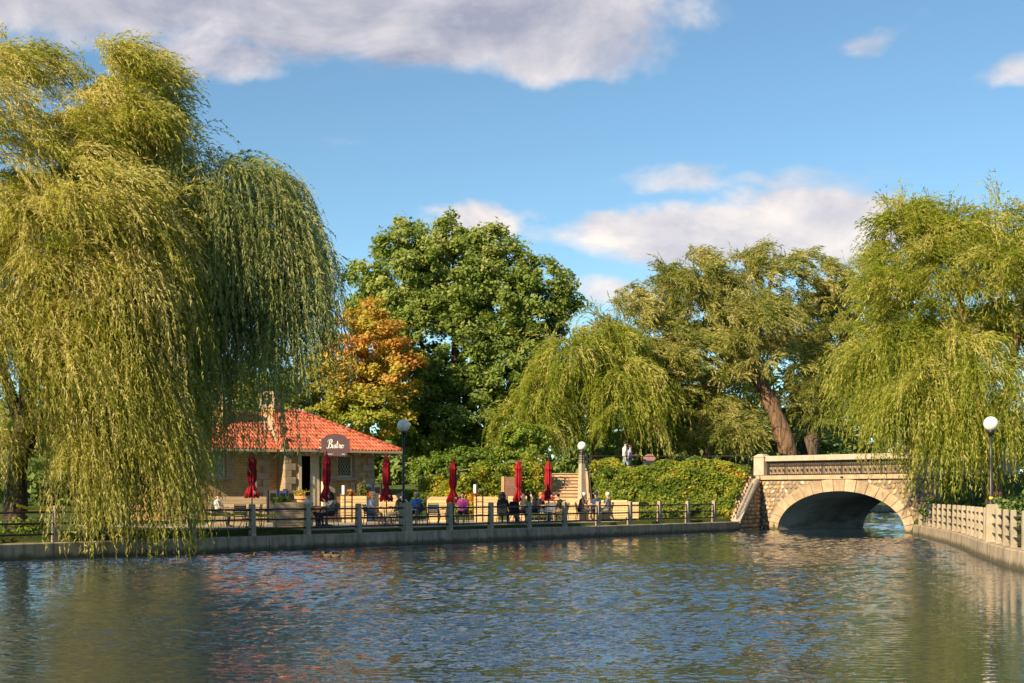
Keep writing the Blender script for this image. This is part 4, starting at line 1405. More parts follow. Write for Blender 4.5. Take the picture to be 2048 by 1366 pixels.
def willow_strands(lobes, r, wind=(1.0, 0.0), step=0.24, leaf=(0.15, 0.028), per_step=2.6, tint0=0.45, tsd=0.16, sway=0.35):
    """lobes: dict(c, r, n, hang (z to fall to), L=(min,max), lo (lowest start on the dome -1..1), k strands per tuft)"""
    allV = []; allT = []
    for lb in lobes:
        c = np.array(lb['c'], float); rad = np.array(lb['r'], float); nt = lb['n']; k = lb.get('k', 9)
        lo = lb.get('lo', -0.1)
        # boughs sit over the dome; each carries a rounded head of tufts
        nb = lb.get('nb', max(6, nt // 9)); br = lb.get('br', 1.0)
        bz = r.uniform(lo, 1.0, nb); bp_ = r.uniform(0, 2 * PI, nb)
        brho = np.sqrt(np.clip(1 - bz ** 2, 0.02, 1)) * r.uniform(0.45, 1.0, nb) ** 0.5
        lump = 1 + 0.12 * np.sin(bp_ * 3 + lb.get('seed', 0))
        CB = c + np.stack([np.cos(bp_) * brho * lump * rad[0], np.sin(bp_) * brho * lump * rad[1], bz * rad[2]], 1)
        bsz = br * r.uniform(0.6, 1.35, nb); btint = r.normal(0, 0.11, nb)
        ib = r.integers(0, nb, nt)
        zz = np.clip(bz[ib], -1, 1)
        ph2 = r.uniform(0, 2 * PI, nt); z2 = r.uniform(lb.get('z2', -0.25), 1.0, nt); rh2 = np.sqrt(np.clip(1 - z2 ** 2, 0, 1))
        O = CB[ib] + np.stack([np.cos(ph2) * rh2, np.sin(ph2) * rh2, z2 * 0.75], 1) * bsz[ib][:, None] * r.uniform(0.5, 1.0, (nt, 1))
        out = unit(np.stack([np.cos(bp_[ib]) * 0.8 + np.cos(ph2) * 0.9, np.sin(bp_[ib]) * 0.8 + np.sin(ph2) * 0.9, np.zeros(nt)], 1))
        hang = lb['hang']
        Lt = r.uniform(lb['L'][0], lb['L'][1], nt)
        tt = np.clip(r.normal(tint0, tsd, nt) + btint[ib], 0.02, 0.9)
        # expand tufts to strands
        idx = np.repeat(np.arange(nt), k); N = len(idx)
        p = O[idx] + r.normal(0, 0.11, (N, 3)) * np.array([1, 1, 0.6]) * lb.get('spread', 1.0)
        wz = np.clip(zz + 0.35, 0.1, 1.2)[:, None] * lb.get('gust', 1.0)
        dt = unit(out * r.uniform(0.25, 0.9, (nt, 1)) + np.array([wind[0], wind[1], 0]) * 0.75 * wz + np.array([0, 0, 1]) * r.uniform(-0.15, 0.55, (nt, 1)) * np.minimum(wz, 0.8) + r.normal(0, 0.18, (nt, 3)))
        dirv = unit(dt[idx] + r.normal(0, 0.17, (N, 3)))
        droop = lb.get('droop', 1.15)
        L = Lt[idx] * r.uniform(0.45, 1.1, N)
        hg = hang(p) if callable(hang) else np.full(N, hang)
        hg = hg + r.exponential(0.5, N) * lb.get('ragged', 1.0) + (r.random(nb) ** 1.5 * lb.get('hb', 0.0))[ib][idx]
        ti = np.clip(tt[idx] + r.normal(0, 0.07, N), 0, 0.93)
        palet = np.clip(r.exponential(0.10, nt), 0, 0.5)[idx]
        # exposed tops feel the wind more
        wfac = (0.10 + 0.65 * np.clip((zz[idx] - 0.0), 0, 1)) * r.uniform(0.5, 1.4, N) * sway
        swayp = r.normal(0, 0.16, (N, 2))
        done = np.zeros(N); alive = np.ones(N, bool); nstep = int(lb['L'][1] * 1.15 / step) + 1
        for s in range(nstep):
            a = np.where(alive)[0]
            if len(a) == 0: break
            tgt = np.stack([wind[0] * wfac[a] + swayp[a, 0] * 0.5, wind[1] * wfac[a] + swayp[a, 1] * 0.5, -np.ones(len(a))], 1)
            dirv[a] = unit(dirv[a] + tgt * step * droop)
            newp = p[a] + dirv[a] * step
            m_ = per_step
            nl = int(m_) + (r.random() < (m_ - int(m_)))
            for q in range(max(1, nl)):
                u = r.random((len(a), 1))
                Pl = p[a] + dirv[a] * step * u
                Dl = unit(dirv[a] + r.normal(0, 0.34, (len(a), 3)))
                ll = leaf[0] * r.uniform(0.65, 1.35, len(a)); ww = leaf[1] * r.uniform(0.7, 1.4, len(a))
                allV.append(leaves_from(Pl, Dl, ll, ww, r))
                pale = (r.random(len(a)) < palet[a]) * 0.22
                allT.append(np.clip(ti[a] + r.normal(0, 0.09, len(a)) + pale, 0, 0.94))
            b = a[r.random(len(a)) < 0.17]
            if len(b):
                allV.append(leaves_from(p[b], dirv[b], np.full(len(b), step * 1.05), np.full(len(b), 0.017), r))
                allT.append(np.full(len(b), 0.99))
            p[a] = newp
            done[a] += step
            alive[a] = (done[a] < L[a]) & (p[a, 2] > hg[a])
    return np.concatenate(allV), np.concatenate(allT)


def make_willow(label, base, limbs, lobes, mat, seed, group='willows round the pond', wind=(1, 0.1), bark='bark', **kw):
    r = np.random.default_rng(seed)
    root = empty('willow_tree', base); tag(root, label, 'tree', group)
    V, T = willow_strands(lobes, r, wind=wind, **kw)
    V = V - np.array(base)
    link_mesh('crown', fast_mesh('crown', V, 3, T, mat), root)
    tm = trunk_mesh([([np.array(p) - np.array(base) for p in pts_], rad) for pts_, rad in limbs])
    tm.build('trunk', M[bark], root, smooth=True, merge=False)
    print(label, len(T))
    return root


def broad_leaves(lobes, r, size, tintf, n_clump, per, up=0.5, flat=0.55, spread=0.5):
    """leaf clumps over the outer shell of several lobes"""
    VV = []; TT = []
    vols = np.array([l['r'][0] * l['r'][1] * l['r'][2] for l in lobes]) ** (2 / 3); vols /= vols.sum()
    for l, f in zip(lobes, vols):
        c = np.array(l['c'], float); rad = np.array(l['r'], float)
        nc = max(3, int(n_clump * f))
        d = unit(r.normal(size=(nc, 3)))
        shell = r.uniform(0.35, 1.05, nc) ** 0.5
        C = c + d * rad * shell[:, None]
        cs = spread * r.uniform(0.6, 1.5, nc)
        ct = r.normal(0, 0.13, nc)
        idx = np.repeat(np.arange(nc), per); N = len(idx)
        off = unit(r.normal(size=(N, 3))) * (r.random((N, 1)) ** 0.45) * cs[idx][:, None]
        # clumps stretch outward like twig ends
        off += d[idx] * (r.random((N, 1)) ** 2) * cs[idx][:, None] * 0.7
        off[:, 2] *= flat + 0.2
        P = C[idx] + off
        nrm = unit(d[idx] * 0.6 + np.array([0, 0, up]) + r.normal(0, 0.55, (N, 3)))
        t1 = unit(np.cross(nrm, r.normal(size=(N, 3)))); t2 = np.cross(nrm, t1)
        s = size * r.uniform(0.55, 1.3, N)[:, None]
        V = np.empty((N, 4, 3))
        V[:, 0] = P - t1 * s * 0.55; V[:, 1] = P - t2 * s * 0.36 + nrm * s * 0.08; V[:, 2] = P + t1 * s * 0.62; V[:, 3] = P + t2 * s * 0.36 + nrm * s * 0.08
        VV.append(V.reshape(-1, 3))
        TT.append(np.clip(tintf(P, r) + ct[idx] + r.normal(0, 0.10, N), 0, 1))
    return np.concatenate(VV), np.concatenate(TT)


def make_tree(name, label, base, limbs, lobes, mat, seed, size, n_clump, per, tintf, cat='tree', group=None, bark='bark_dark', **kw):
    r = np.random.default_rng(seed)
    root = empty(name, base); tag(root, label, cat, group)
    V, T = broad_leaves(lobes, r, size, tintf, n_clump, per, **kw)
    link_mesh('crown' if cat == 'tree' else 'foliage', fast_mesh('crown', V - np.array(base), 4, T, mat), root)
    if limbs:
        tm = trunk_mesh([([np.array(p) - np.array(base) for p in pts_], rad) for pts_, rad in limbs], 9)
        tm.build('trunk' if cat == 'tree' else 'stem', M[bark], root, smooth=True, merge=False)
    print(label, len(T))
    return root


def gz(x, y):
    return float(terrain(x, y))

Q = 1.0     # leaf density multiplier
def W3(px, py, Y): return np.array(wpt(px, py, Y))

# ---- the great willow on the left, over the quay
def hangA(p):
    px_ = 1024 + 2900 * p[:, 0] / p[:, 1]
    high = 2.0 - 0.5 * np.sin(px_ * 0.03)
    return np.where(px_ < 175, high, np.where(px_ < 322, 0.06, 3.6))
YA = 45.5
LA = [dict(c=W3(15, 330, YA), r=(3.6, 4.2, 3.1), n=int(720 * Q), nb=70, k=11, hang=2.5, L=(0.8, 1.9), lo=-0.8, seed=1, br=0.9, droop=0.8, gust=1.1),
      dict(c=W3(252, 232, YA - .5), r=(0.95, 2.0, 1.95), n=int(380 * Q), nb=30, k=11, hang=3.0, L=(0.8, 1.8), lo=-0.9, seed=2, br=0.7, droop=0.85, gust=1.0),
      dict(c=W3(-60, 540, YA - 1.5), r=(5.0, 4.2, 3.0), n=int(380 * Q), nb=40, k=10, hang=2.0, L=(1.0, 2.4), lo=-0.8, seed=3, br=1.0, droop=0.9),
      dict(c=W3(160, 480, YA - 2), r=(2.5, 2.4, 2.6), n=int(560 * Q), nb=50, k=10, hang=hangA, L=(1.0, 2.4), lo=-0.9, seed=4, br=0.85, droop=0.9, gust=0.8),
      dict(c=W3(240, 560, YA - 2), r=(1.0, 1.7, 3.0), n=int(330 * Q), nb=28, k=9, hang=hangA, L=(1.5, 4.0), lo=-0.8, seed=5, br=0.6, gust=0.35),
      dict(c=W3(70, 770, YA - 2.5), r=(3.4, 1.7, 2.2), n=int(360 * Q), nb=36, k=9, hang=hangA, L=(1.5, 3.6), lo=-0.9, seed=6, br=0.75, gust=0.5),
      dict(c=W3(258, 800, YA - 1.9), r=(0.62, 1.0, 2.3), n=int(330 * Q), nb=24, k=9, hang=hangA, L=(2.6, 5.6), lo=-0.8, seed=7, br=0.5, gust=0.25)]
bA = W3(28, 0, YA); bA[2] = 0.6
top = W3(50, 420, YA)
limA = [([bA - [0, 0, .4], bA + [0.1, 0, 2.0], bA + [0.4, 0.1, 5.0], top], [0.40, 0.32, 0.26, 0.12]),
        ([bA + [0.3, 0.1, 3.6], W3(130, 560, YA), W3(235, 330, YA - .5)], [0.22, 0.16, 0.05]),
        ([bA + [0.3, 0.1, 3.2], W3(-60, 560, YA), W3(-120, 420, YA - 1)], [0.22, 0.16, 0.05]),
        ([bA + [0.3, 0.1, 2.6], W3(120, 760, YA - 1.5), W3(220, 640, YA - 2)], [0.18, 0.13, 0.05])]
make_willow('huge yellow-green weeping willow on the left trailing into the water', tuple(bA), limA, LA, M['willow'], 21, bark='bark_dark', wind=(1.0, 0.05), leaf=(0.16, 0.031), per_step=2.8, tint0=0.70, sway=0.5)

# ---- darker willow whose long curtain hangs in front of the bistro
YB = 46.6
LB = [dict(c=W3(400, 425, YB), r=(1.7, 2.0, 1.75), n=int(240 * Q), nb=26, hang=5.9, hb=3.5, L=(1.8, 6.5), lo=-0.6, seed=2, br=0.6, k=8),
      dict(c=W3(500, 460, YB), r=(1.4, 1.7, 2.1), n=int(190 * Q), nb=22, hang=5.5, hb=3.5, L=(2.2, 7.0), lo=-0.7, seed=4, br=0.45, k=8),
      dict(c=W3(572, 570, YB), r=(0.55, 0.9, 2.1), n=int(110 * Q), nb=13, hang=4.7, hb=3.0, L=(2.2, 5.4), lo=-0.7, seed=6, br=0.36, k=8),
      dict(c=W3(325, 600, YB - .8), r=(0.6, 1.4, 2.7), n=int(130 * Q), nb=16, hang=2.0, hb=2.5, L=(2.2, 6.5), lo=-0.7, seed=8, br=0.5, k=8, gust=0.4),
      dict(c=W3(492, 640, YB), r=(0.16, 0.25, 1.4), n=int(44 * Q), nb=4, hang=3.1, L=(4.5, 7.2), lo=-0.4, seed=9, ragged=0.3, br=0.22, k=8, gust=0.2)]
bB = W3(192, 0, 46.4); bB[2] = 0.6
limB = [([bB - [0, 0, .4], bB + [0.2, 0.1, 1.8], bB + [0.7, 0.4, 4.2], W3(320, 560, YB), W3(420, 420, YB)], [0.32, 0.26, 0.21, 0.16, 0.05]),
        ([W3(320, 560, YB), W3(450, 480, YB), W3(570, 500, YB)], [0.14, 0.10, 0.04])]
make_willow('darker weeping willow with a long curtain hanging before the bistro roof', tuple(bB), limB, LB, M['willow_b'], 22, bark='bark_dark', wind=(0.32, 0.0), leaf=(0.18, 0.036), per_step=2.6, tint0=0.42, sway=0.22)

# ---- willow over the right end of the bridge
LCn = [dict(c=W3(1905, 575, 64), r=(3.5, 3.5, 2.8), n=int(560 * Q), nb=62, k=11, hang=3.0, L=(0.8, 1.9), lo=-0.9, seed=3, br=0.9, droop=0.75),
       dict(c=W3(1815, 490, 64), r=(1.1, 1.6, 1.8), n=int(300 * Q), nb=26, k=11, hang=4.0, L=(0.8, 1.8), lo=-0.9, seed=5, br=0.7, droop=0.75),
       dict(c=W3(2060, 552, 62), r=(3.4, 3.2, 2.9), n=int(460 * Q), nb=44, k=11, hang=2.4, L=(0.8, 2.2), lo=-0.9, seed=7, droop=0.8),
       dict(c=W3(1830, 740, 63.5), r=(2.1, 2.2, 1.9), n=int(360 * Q), nb=32, hang=lambda p: np.where(p[:, 0] < 17.4, 2.7, 0.75), L=(1.2, 4.0), lo=-0.8, seed=9, br=0.75),
       dict(c=W3(1960, 780, 61), r=(3.1, 2.2, 2.3), n=int(420 * Q), nb=40, hang=1.2, L=(1.2, 3.6), lo=-0.9, seed=11, br=0.75),
       dict(c=W3(1738, 785, 65), r=(0.7, 0.9, 0.8), n=int(90 * Q), nb=9, hang=3.3, L=(1.2, 2.6), lo=-0.5, seed=13, br=0.5)]
bC = W3(1990, 0, 60.5); bC[2] = 0.5
limC = [([bC - [0, 0, .4], bC + [-.1, 0, 2], W3(1960, 800, 62), W3(1920, 600, 63.5), W3(1900, 480, 64)], [0.40, 0.33, 0.26, 0.17, 0.05]),
        ([bC + [-.1, .1, 2.6], W3(1880, 720, 63.5), W3(1800, 560, 64)], [0.2, 0.14, 0.05]),
        ([bC + [-.1, .1, 3.0], W3(2030, 700, 62), W3(2060, 560, 62)], [0.2, 0.14, 0.05]),
        ([W3(1960, 800, 62), W3(1850, 770, 64), W3(1740, 790, 65)], [0.14, 0.10, 0.03])]
make_willow('bright weeping willow at the right edge drooping over the bridge end', tuple(bC), limC, LCn, M['willow_c'], 23, wind=(0.45, 0.0), leaf=(0.19, 0.042), per_step=2.2, tint0=0.56)

# ---- willows beyond the slope
L1 = [dict(c=W3(1140, 725, 88), r=(1.1, 1.8, 2.1), n=int(170 * Q), nb=24, hang=3.2, hb=2.5, L=(1.0, 3.6), lo=-0.9, seed=1, br=0.7),
      dict(c=W3(1225, 690, 90), r=(1.1, 2.0, 2.0), n=int(130 * Q), nb=18, hang=3.2, hb=2.5, L=(1.0, 3.2), lo=-0.9, seed=3, br=0.7),
      dict(c=W3(1100, 790, 87.5), r=(1.2, 1.8, 1.7), n=int(110 * Q), nb=15, hang=3.2, hb=1.5, L=(1.0, 3.0), lo=-0.9, seed=5, br=0.6),
      dict(c=W3(1055, 855, 87), r=(1.3, 1.8, 1.5), n=int(110 * Q), nb=14, hang=3.2, L=(1.0, 2.6), lo=-0.7, seed=4, br=0.6),
      dict(c=W3(1250, 800, 87), r=(1.8, 2.2, 2.2), n=int(190 * Q), nb=22, hang=3.2, hb=1.5, L=(1.2, 3.2), lo=-0.8, seed=6, br=0.7)]
b1 = W3(1195, 0, 89); b1[2] = 2.9
make_willow('small yellow-green weeping willow behind the stairs', tuple(b1), [([b1 - [0, 0, .4], b1 + [-.2, 0, 2.5], W3(1170, 760, 88)], [0.30, 0.22, 0.08])], L1, M['willow_c'], 24, wind=(0.3, 0), leaf=(0.24, 0.050), per_step=2.2, tint0=0.50)

PL = dict(k=11, droop=0.8, gust=0.9, z2=-0.9)
L2 = [dict(c=W3(1555, 595, 97), r=(4.4, 3.8, 3.1), n=int(860 * Q), nb=110, hang=4.0, L=(0.6, 1.5), lo=-1, seed=2, br=0.95, **PL),
      dict(c=W3(1385, 590, 96), r=(2.2, 2.8, 2.7), n=int(440 * Q), nb=55, hang=4.0, L=(0.6, 1.5), lo=-1, seed=4, br=0.85, **PL),
      dict(c=W3(1270, 680, 95), r=(2.2, 2.6, 3.3), n=int(520 * Q), nb=60, hang=3.3, L=(0.6, 1.6), lo=-1, seed=6, br=0.9, **PL),
      dict(c=W3(1690, 660, 97), r=(2.6, 3.0, 3.0), n=int(380 * Q), nb=48, hang=4.0, L=(0.6, 1.4), lo=-1, seed=8, br=0.9, **PL),
      dict(c=W3(1655, 740, 92), r=(2.1, 1.8, 1.6), n=int(260 * Q), nb=28, hang=4.4, L=(0.6, 1.4), lo=-1, seed=9, br=0.75, **PL),
      dict(c=W3(1512, 660, 90.5), r=(2.2, 1.5, 2.2), n=int(300 * Q), nb=30, hang=7.0, L=(0.6, 1.5), lo=-1, seed=14, br=0.75, **PL),
      dict(c=W3(1385, 750, 92), r=(2.6, 1.8, 2.8), n=int(460 * Q), nb=50, hang=3.3, L=(0.6, 1.5), lo=-1, seed=10, br=0.85, **PL),
      dict(c=W3(1475, 860, 89.5), r=(1.5, 0.9, 1.1), n=int(150 * Q), nb=16, hang=3.1, L=(0.6, 1.4), lo=-1, seed=15, br=0.55, **PL),
      dict(c=W3(1560, 780, 100), r=(5.0, 2.0, 3.0), n=int(330 * Q), nb=40, hang=3.3, L=(0.6, 1.6), lo=-1, seed=12, br=1.0, **PL)]
b2 = W3(1575, 0, 91.5); b2[2] = 2.85
limD = [([b2 - [0.1, 0, .6], b2 + [0.1, 0, 1.3], W3(1556, 840, 91.5), W3(1530, 780, 91.6), W3(1508, 735, 92), W3(1520, 640, 94), W3(1550, 540, 96)], [0.85, 0.64, 0.50, 0.44, 0.36, 0.22, 0.06]),
        ([W3(1508, 740, 92), W3(1440, 660, 94), W3(1400, 580, 96)], [0.34, 0.2, 0.07])]
make_willow('grand old willow with thick leaning trunk behind the bridge pillar', tuple(b2), limD, L2, M['willow_d'], 25, wind=(0.9, 0.1), leaf=(0.26, 0.062), per_step=1.7, tint0=0.56)
b3 = W3(1618, 0, 93); b3[2] = 2.85
L3 = [dict(c=W3(1628, 810, 91.3), r=(0.9, 0.7, 1.0), n=int(90 * Q), nb=10, hang=4.0, L=(0.6, 1.4), lo=-1, seed=21, br=0.5, **PL), dict(c=W3(1735, 640, 99), r=(2.6, 3.0, 4.0), n=int(260 * Q), nb=30, hang=4.0, L=(0.7, 1.6), lo=-1, seed=3, **PL)]
limE = [([b3 - [0, 0, .6], b3 + [0.1, .1, 2.0], W3(1640, 800, 94), W3(1690, 680, 97), W3(1730, 600, 99)], [0.66, 0.55, 0.46, 0.3, 0.08])]
make_willow('second old willow trunk standing right beside the leaning one', tuple(b3), limE, L3, M['willow_d'], 26, bark='bark_dark', wind=(0.7, 0.1), leaf=(0.24, 0.050), per_step=1.8, tint0=0.42)
b4 = W3(1402, 0, 92); b4[2] = 2.85
L4 = [dict(c=W3(1350, 830, 94), r=(2.4, 2.0, 1.8), n=int(150 * Q), nb=16, hang=3.4, L=(0.7, 1.8), lo=-0.9, seed=3, **PL),
      dict(c=W3(1300, 880, 91), r=(1.6, 1.2, 0.9), n=int(80 * Q), nb=9, hang=3.2, L=(0.7, 1.6), lo=-0.5, seed=4, br=0.6, **PL)]
limF = [([b4 - [0, 0, .5], b4 + [0, 0, .7], W3(1372, 880, 92), W3(1340, 850, 93)], [0.55, 0.45, 0.30, 0.10]),
        ([b4 + [0, 0, .6], W3(1430, 872, 92), W3(1418, 840, 93), W3(1400, 800, 94)], [0.40, 0.28, 0.2, 0.08])]
make_willow('low forked willow trunk spreading beside the upper path', tuple(b4), limF, L4, M['willow_d'], 27, wind=(0.4, 0.1), leaf=(0.24, 0.050), per_step=1.9, tint0=0.44)

# ---- green maple
bm_ = W3(905, 0, 100); bm_[2] = 2.4
ML = [dict(c=W3(905, 560, 100), r=(3.6, 3.4, 3.6)), dict(c=W3(800, 560, 100), r=(2.8, 3.0, 3.2)), dict(c=W3(990, 590, 100), r=(3.2, 3.2, 3.6)),
      dict(c=W3(1075, 600, 100), r=(2.3, 2.5, 2.9)), dict(c=W3(755, 620, 101), r=(2.0, 2.4, 2.6)), dict(c=W3(880, 700, 98), r=(4.0, 3.0, 3.4)),
      dict(c=W3(1010, 730, 98), r=(3.2, 3.0, 3.2)), dict(c=W3(930, 830, 97), r=(3.2, 2.4, 2.6)), dict(c=W3(800, 780, 99), r=(3.0, 2.6, 3.0)),
      dict(c=W3(905, 470, 100), r=(1.0, 1.2, 1.5)), dict(c=W3(815, 480, 100), r=(1.3, 1.4, 1.4)), dict(c=W3(985, 490, 100), r=(1.5, 1.5, 1.5)),
      dict(c=W3(1120, 600, 100), r=(1.4, 1.5, 1.2)), dict(c=W3(720, 560, 101), r=(0.9, 1.2, 1.2)), dict(c=W3(870, 860, 96), r=(3.0, 2.0, 1.7)), dict(c=W3(1055, 710, 99), r=(2.0, 2.0, 2.4)), dict(c=W3(1075, 790, 98), r=(1.8, 1.8, 2.0))]
tk = [([bm_ - [0, 0, .4], bm_ + [.1, 0, 4], W3(910, 640, 100), W3(905, 500, 100)], [0.45, 0.36, 0.22, 0.05]),
      ([bm_ + [.1, 0, 3.5], W3(840, 680, 100), W3(800, 540, 100)], [0.2, 0.14, 0.04]), ([bm_ + [.1, 0, 4], W3(990, 660, 100), W3(1070, 590, 100)], [0.2, 0.14, 0.04])]
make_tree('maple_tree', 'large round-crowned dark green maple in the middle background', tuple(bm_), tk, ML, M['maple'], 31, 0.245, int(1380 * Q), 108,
          lambda P, r: 0.44 + 0.16 * (P[:, 2] - 10) / 10, group=None, spread=0.58)  # leaves paler towards the crown top, a highlight painted into the colour

# ---- autumn tree behind the bistro
bo = W3(735, 0, 92); bo[2] = 1.6
OL = [dict(c=W3(721, 700, 92), r=(2.7, 2.6, 2.4)), dict(c=W3(786, 740, 92), r=(1.7, 2.2, 1.9)), dict(c=W3(676, 760, 92), r=(2.2, 2.4, 2.4)),
      dict(c=W3(726, 630, 92), r=(1.3, 1.5, 1.3)), dict(c=W3(626, 800, 91), r=(2.4, 2.4, 2.2)), dict(c=W3(546, 770, 91), r=(2.4, 2.4, 2.6)), dict(c=W3(746, 830, 91), r=(2.6, 2.4, 1.9)),
      dict(c=W3(466, 800, 91), r=(2.4, 2.4, 2.4))]
def tint_autumn(P, r):
    px_ = 1024 + 2900 * P[:, 0] / P[:, 1]
    z = P[:, 2]
    return np.clip(0.04 + 0.50 * sstep((z - 6.0) / 4.5) * sstep((px_ - 600) / 90) + 0.35 * (vnoise(P[:, 0] * 0.9, z * 0.9, 5) - .3) * sstep((px_ - 560) / 120), 0.02, 1)
make_tree('autumn_tree', 'orange and gold autumn tree rising behind the bistro roof', tuple(bo),
          [([bo - [0, 0, .4], bo + [0, 0, 4], W3(735, 660, 92)], [0.25, 0.18, 0.05])], OL, M['autumn'], 32, 0.21, int(480 * Q), 125, tint_autumn, spread=0.60, flat=0.4, up=0.8)

# ---- bushes and smaller trees at the slope
def bush(label, px, py0, Y, w, h, seed, mat='bushgreen', n=50, per=60, size=0.16, tint=0.5, name='bush', spread=0.3, amp=0.0):
    x = (px - 1024) / 2900 * Y; zb = gz(x, Y)
    lobes = [dict(c=(x, Y, zb + h * .45), r=(w, w * .8, h * .5)), dict(c=(x - w * .4, Y - .2, zb + h * .35), r=(w * .6, w * .6, h * .4)), dict(c=(x + w * .45, Y, zb + h * .5), r=(w * .55, w * .6, h * .42))]
    return make_tree(name, label, (x, Y, zb), [([(x, Y, zb - .2), (x, Y, zb + h * .6)], [0.05, 0.02])], lobes, M[mat], seed, size, n, per,
                     lambda P, r: tint + amp * (vnoise(P[:, 0] * 1.6, P[:, 2] * 1.6, seed) - .5), cat='bush', spread=spread)
bush('fresh green rounded bush between maple and weeping willow', 1045, 0, 84, 1.45, 3.3, 41, n=110, per=80, size=0.2, tint=0.62)
bush('loose dark shrub behind the slope fence left of the stairs', 945, 0, 83, 1.3, 2.0, 42, n=70, per=60, tint=0.35)
bush('olive shrub behind the fence corner above the lawn', 880, 0, 84, 1.5, 1.7, 43, n=70, per=60, tint=0.42)
bush('yellow-tipped shrub at the left end of the planted slope', 872, 0, 77.5, 0.8, 1.25, 44, mat='shrub', n=60, per=60, size=0.13, tint=0.48, amp=0.5)
bush('low dark shrub below the yellow-tipped one', 850, 0, 77.0, 0.8, 0.8, 45, n=50, per=50, size=0.13, tint=0.3)
bush('golden shrub right of the tall patio lamp', 892, 0, 76.0, 0.55, 1.25, 46, mat='shrub', n=45, per=50, size=0.13, tint=0.58, amp=0.5)
bush('gold and russet shrub behind the middle umbrella', 935, 0, 76.0, 1.0, 1.5, 47, mat='shrub', n=80, per=60, size=0.13, tint=0.5, amp=0.6)
bush('big olive shrub left of the brown cabinet', 985, 0, 77.0, 1.2, 1.9, 48, mat='shrub', n=90, per=60, size=0.13, tint=0.38, amp=0.5)
bush('reddish shrub at the foot of the slope', 955, 0, 74.0, 0.9, 0.9, 49, mat='shrub', n=60, per=50, size=0.12, tint=0.70, amp=0.6)
bush('tall yellow-green shrub beside the stair railing', 1062, 0, 75.3, 0.75, 2.3, 50, mat='shrub', n=90, per=60, size=0.13, tint=0.46, amp=0.5)
bush('dark shrub under the right willow behind the bank fence', 2052, 0, 52.0, 1.4, 1.6, 51, mat='far_leaf', n=80, per=60, size=0.14, tint=0.3)
bush('shaded shrub behind the right bank fence near the bridge', 1915, 0, 66.0, 1.5, 1.2, 52, mat='far_leaf', n=80, per=60, size=0.14, tint=0.4)
bush('reed-like leafy clump behind the quay fence at the left edge', 40, 0, 44.9, 0.7, 0.5, 53, n=30, per=30, size=0.12, tint=0.7)

# hedge covering the embankment: one continuous planting
def hedge():
    r = np.random.default_rng(61)
    N = 3600
    X = r.uniform(4.4, 13.2, N)
    t = toeY(X); tp = topY(X)
    f = r.uniform(0.02, 1.02, N)
    Y = t + 0.1 + (tp - t - 0.1) * f
    keep = ((X - 11.0) * -0.89 + (Y - 75.9) * 0.45 > -0.1) | (X < 10.8)
    keep &= vnoise(X * 1.7 + 11, Y * 1.9 + 3, 77) > 0.22          # gaps between plants
    X, Y, f = X[keep], Y[keep], f[keep]
    Z = terrain(X, Y) + 0.08 + 0.62 * vnoise(X * 1.1, Y * 1.1, 9) ** 1.5 + 0.26 * vnoise(X * 2.7, Y * 2.7, 19) * (0.5 + 0.5 * np.sin(np.clip(f, 0, 1) * PI))
    tint = 0.30 + 0.50 * (vnoise(X * 0.8 + 3, Y * 0.8 + Z, 4) - 0.5) + 0.45 * (vnoise(X * 2.6, Y * 2.6 + Z * 2, 8) - .5)
    per = 19
    idx = np.repeat(np.arange(len(X)), per); n = len(idx)
    off = unit(r.normal(size=(n, 3))) * (r.random((n, 1)) ** 0.5) * 0.27
    P = np.stack([X, Y, Z], 1)[idx] + off
    nrm = unit(np.array([0, -0.5, 0.7]) + r.normal(0, 0.6, (n, 3)))
    t1 = unit(np.cross(nrm, r.normal(size=(n, 3)))); t2 = np.cross(nrm, t1)
    s = 0.145 * r.uniform(0.6, 1.3, n)[:, None]
    V = np.empty((n, 4, 3)); V[:, 0] = P - t1 * s * .5; V[:, 1] = P - t2 * s * .36; V[:, 2] = P + t1 * s * .6; V[:, 3] = P + t2 * s * .36
    T = np.clip(tint[idx] + r.normal(0, .12, n) + (r.random(n) < .06) * .4, 0, 1)
    o = link_mesh('hedge_planting', fast_mesh('hedge_planting', V.reshape(-1, 3), 4, T, M['shrub']))
    tag(o, 'dense green, yellow and orange shrub planting covering the slope left of the bridge', 'hedge', kind='stuff')
hedge()

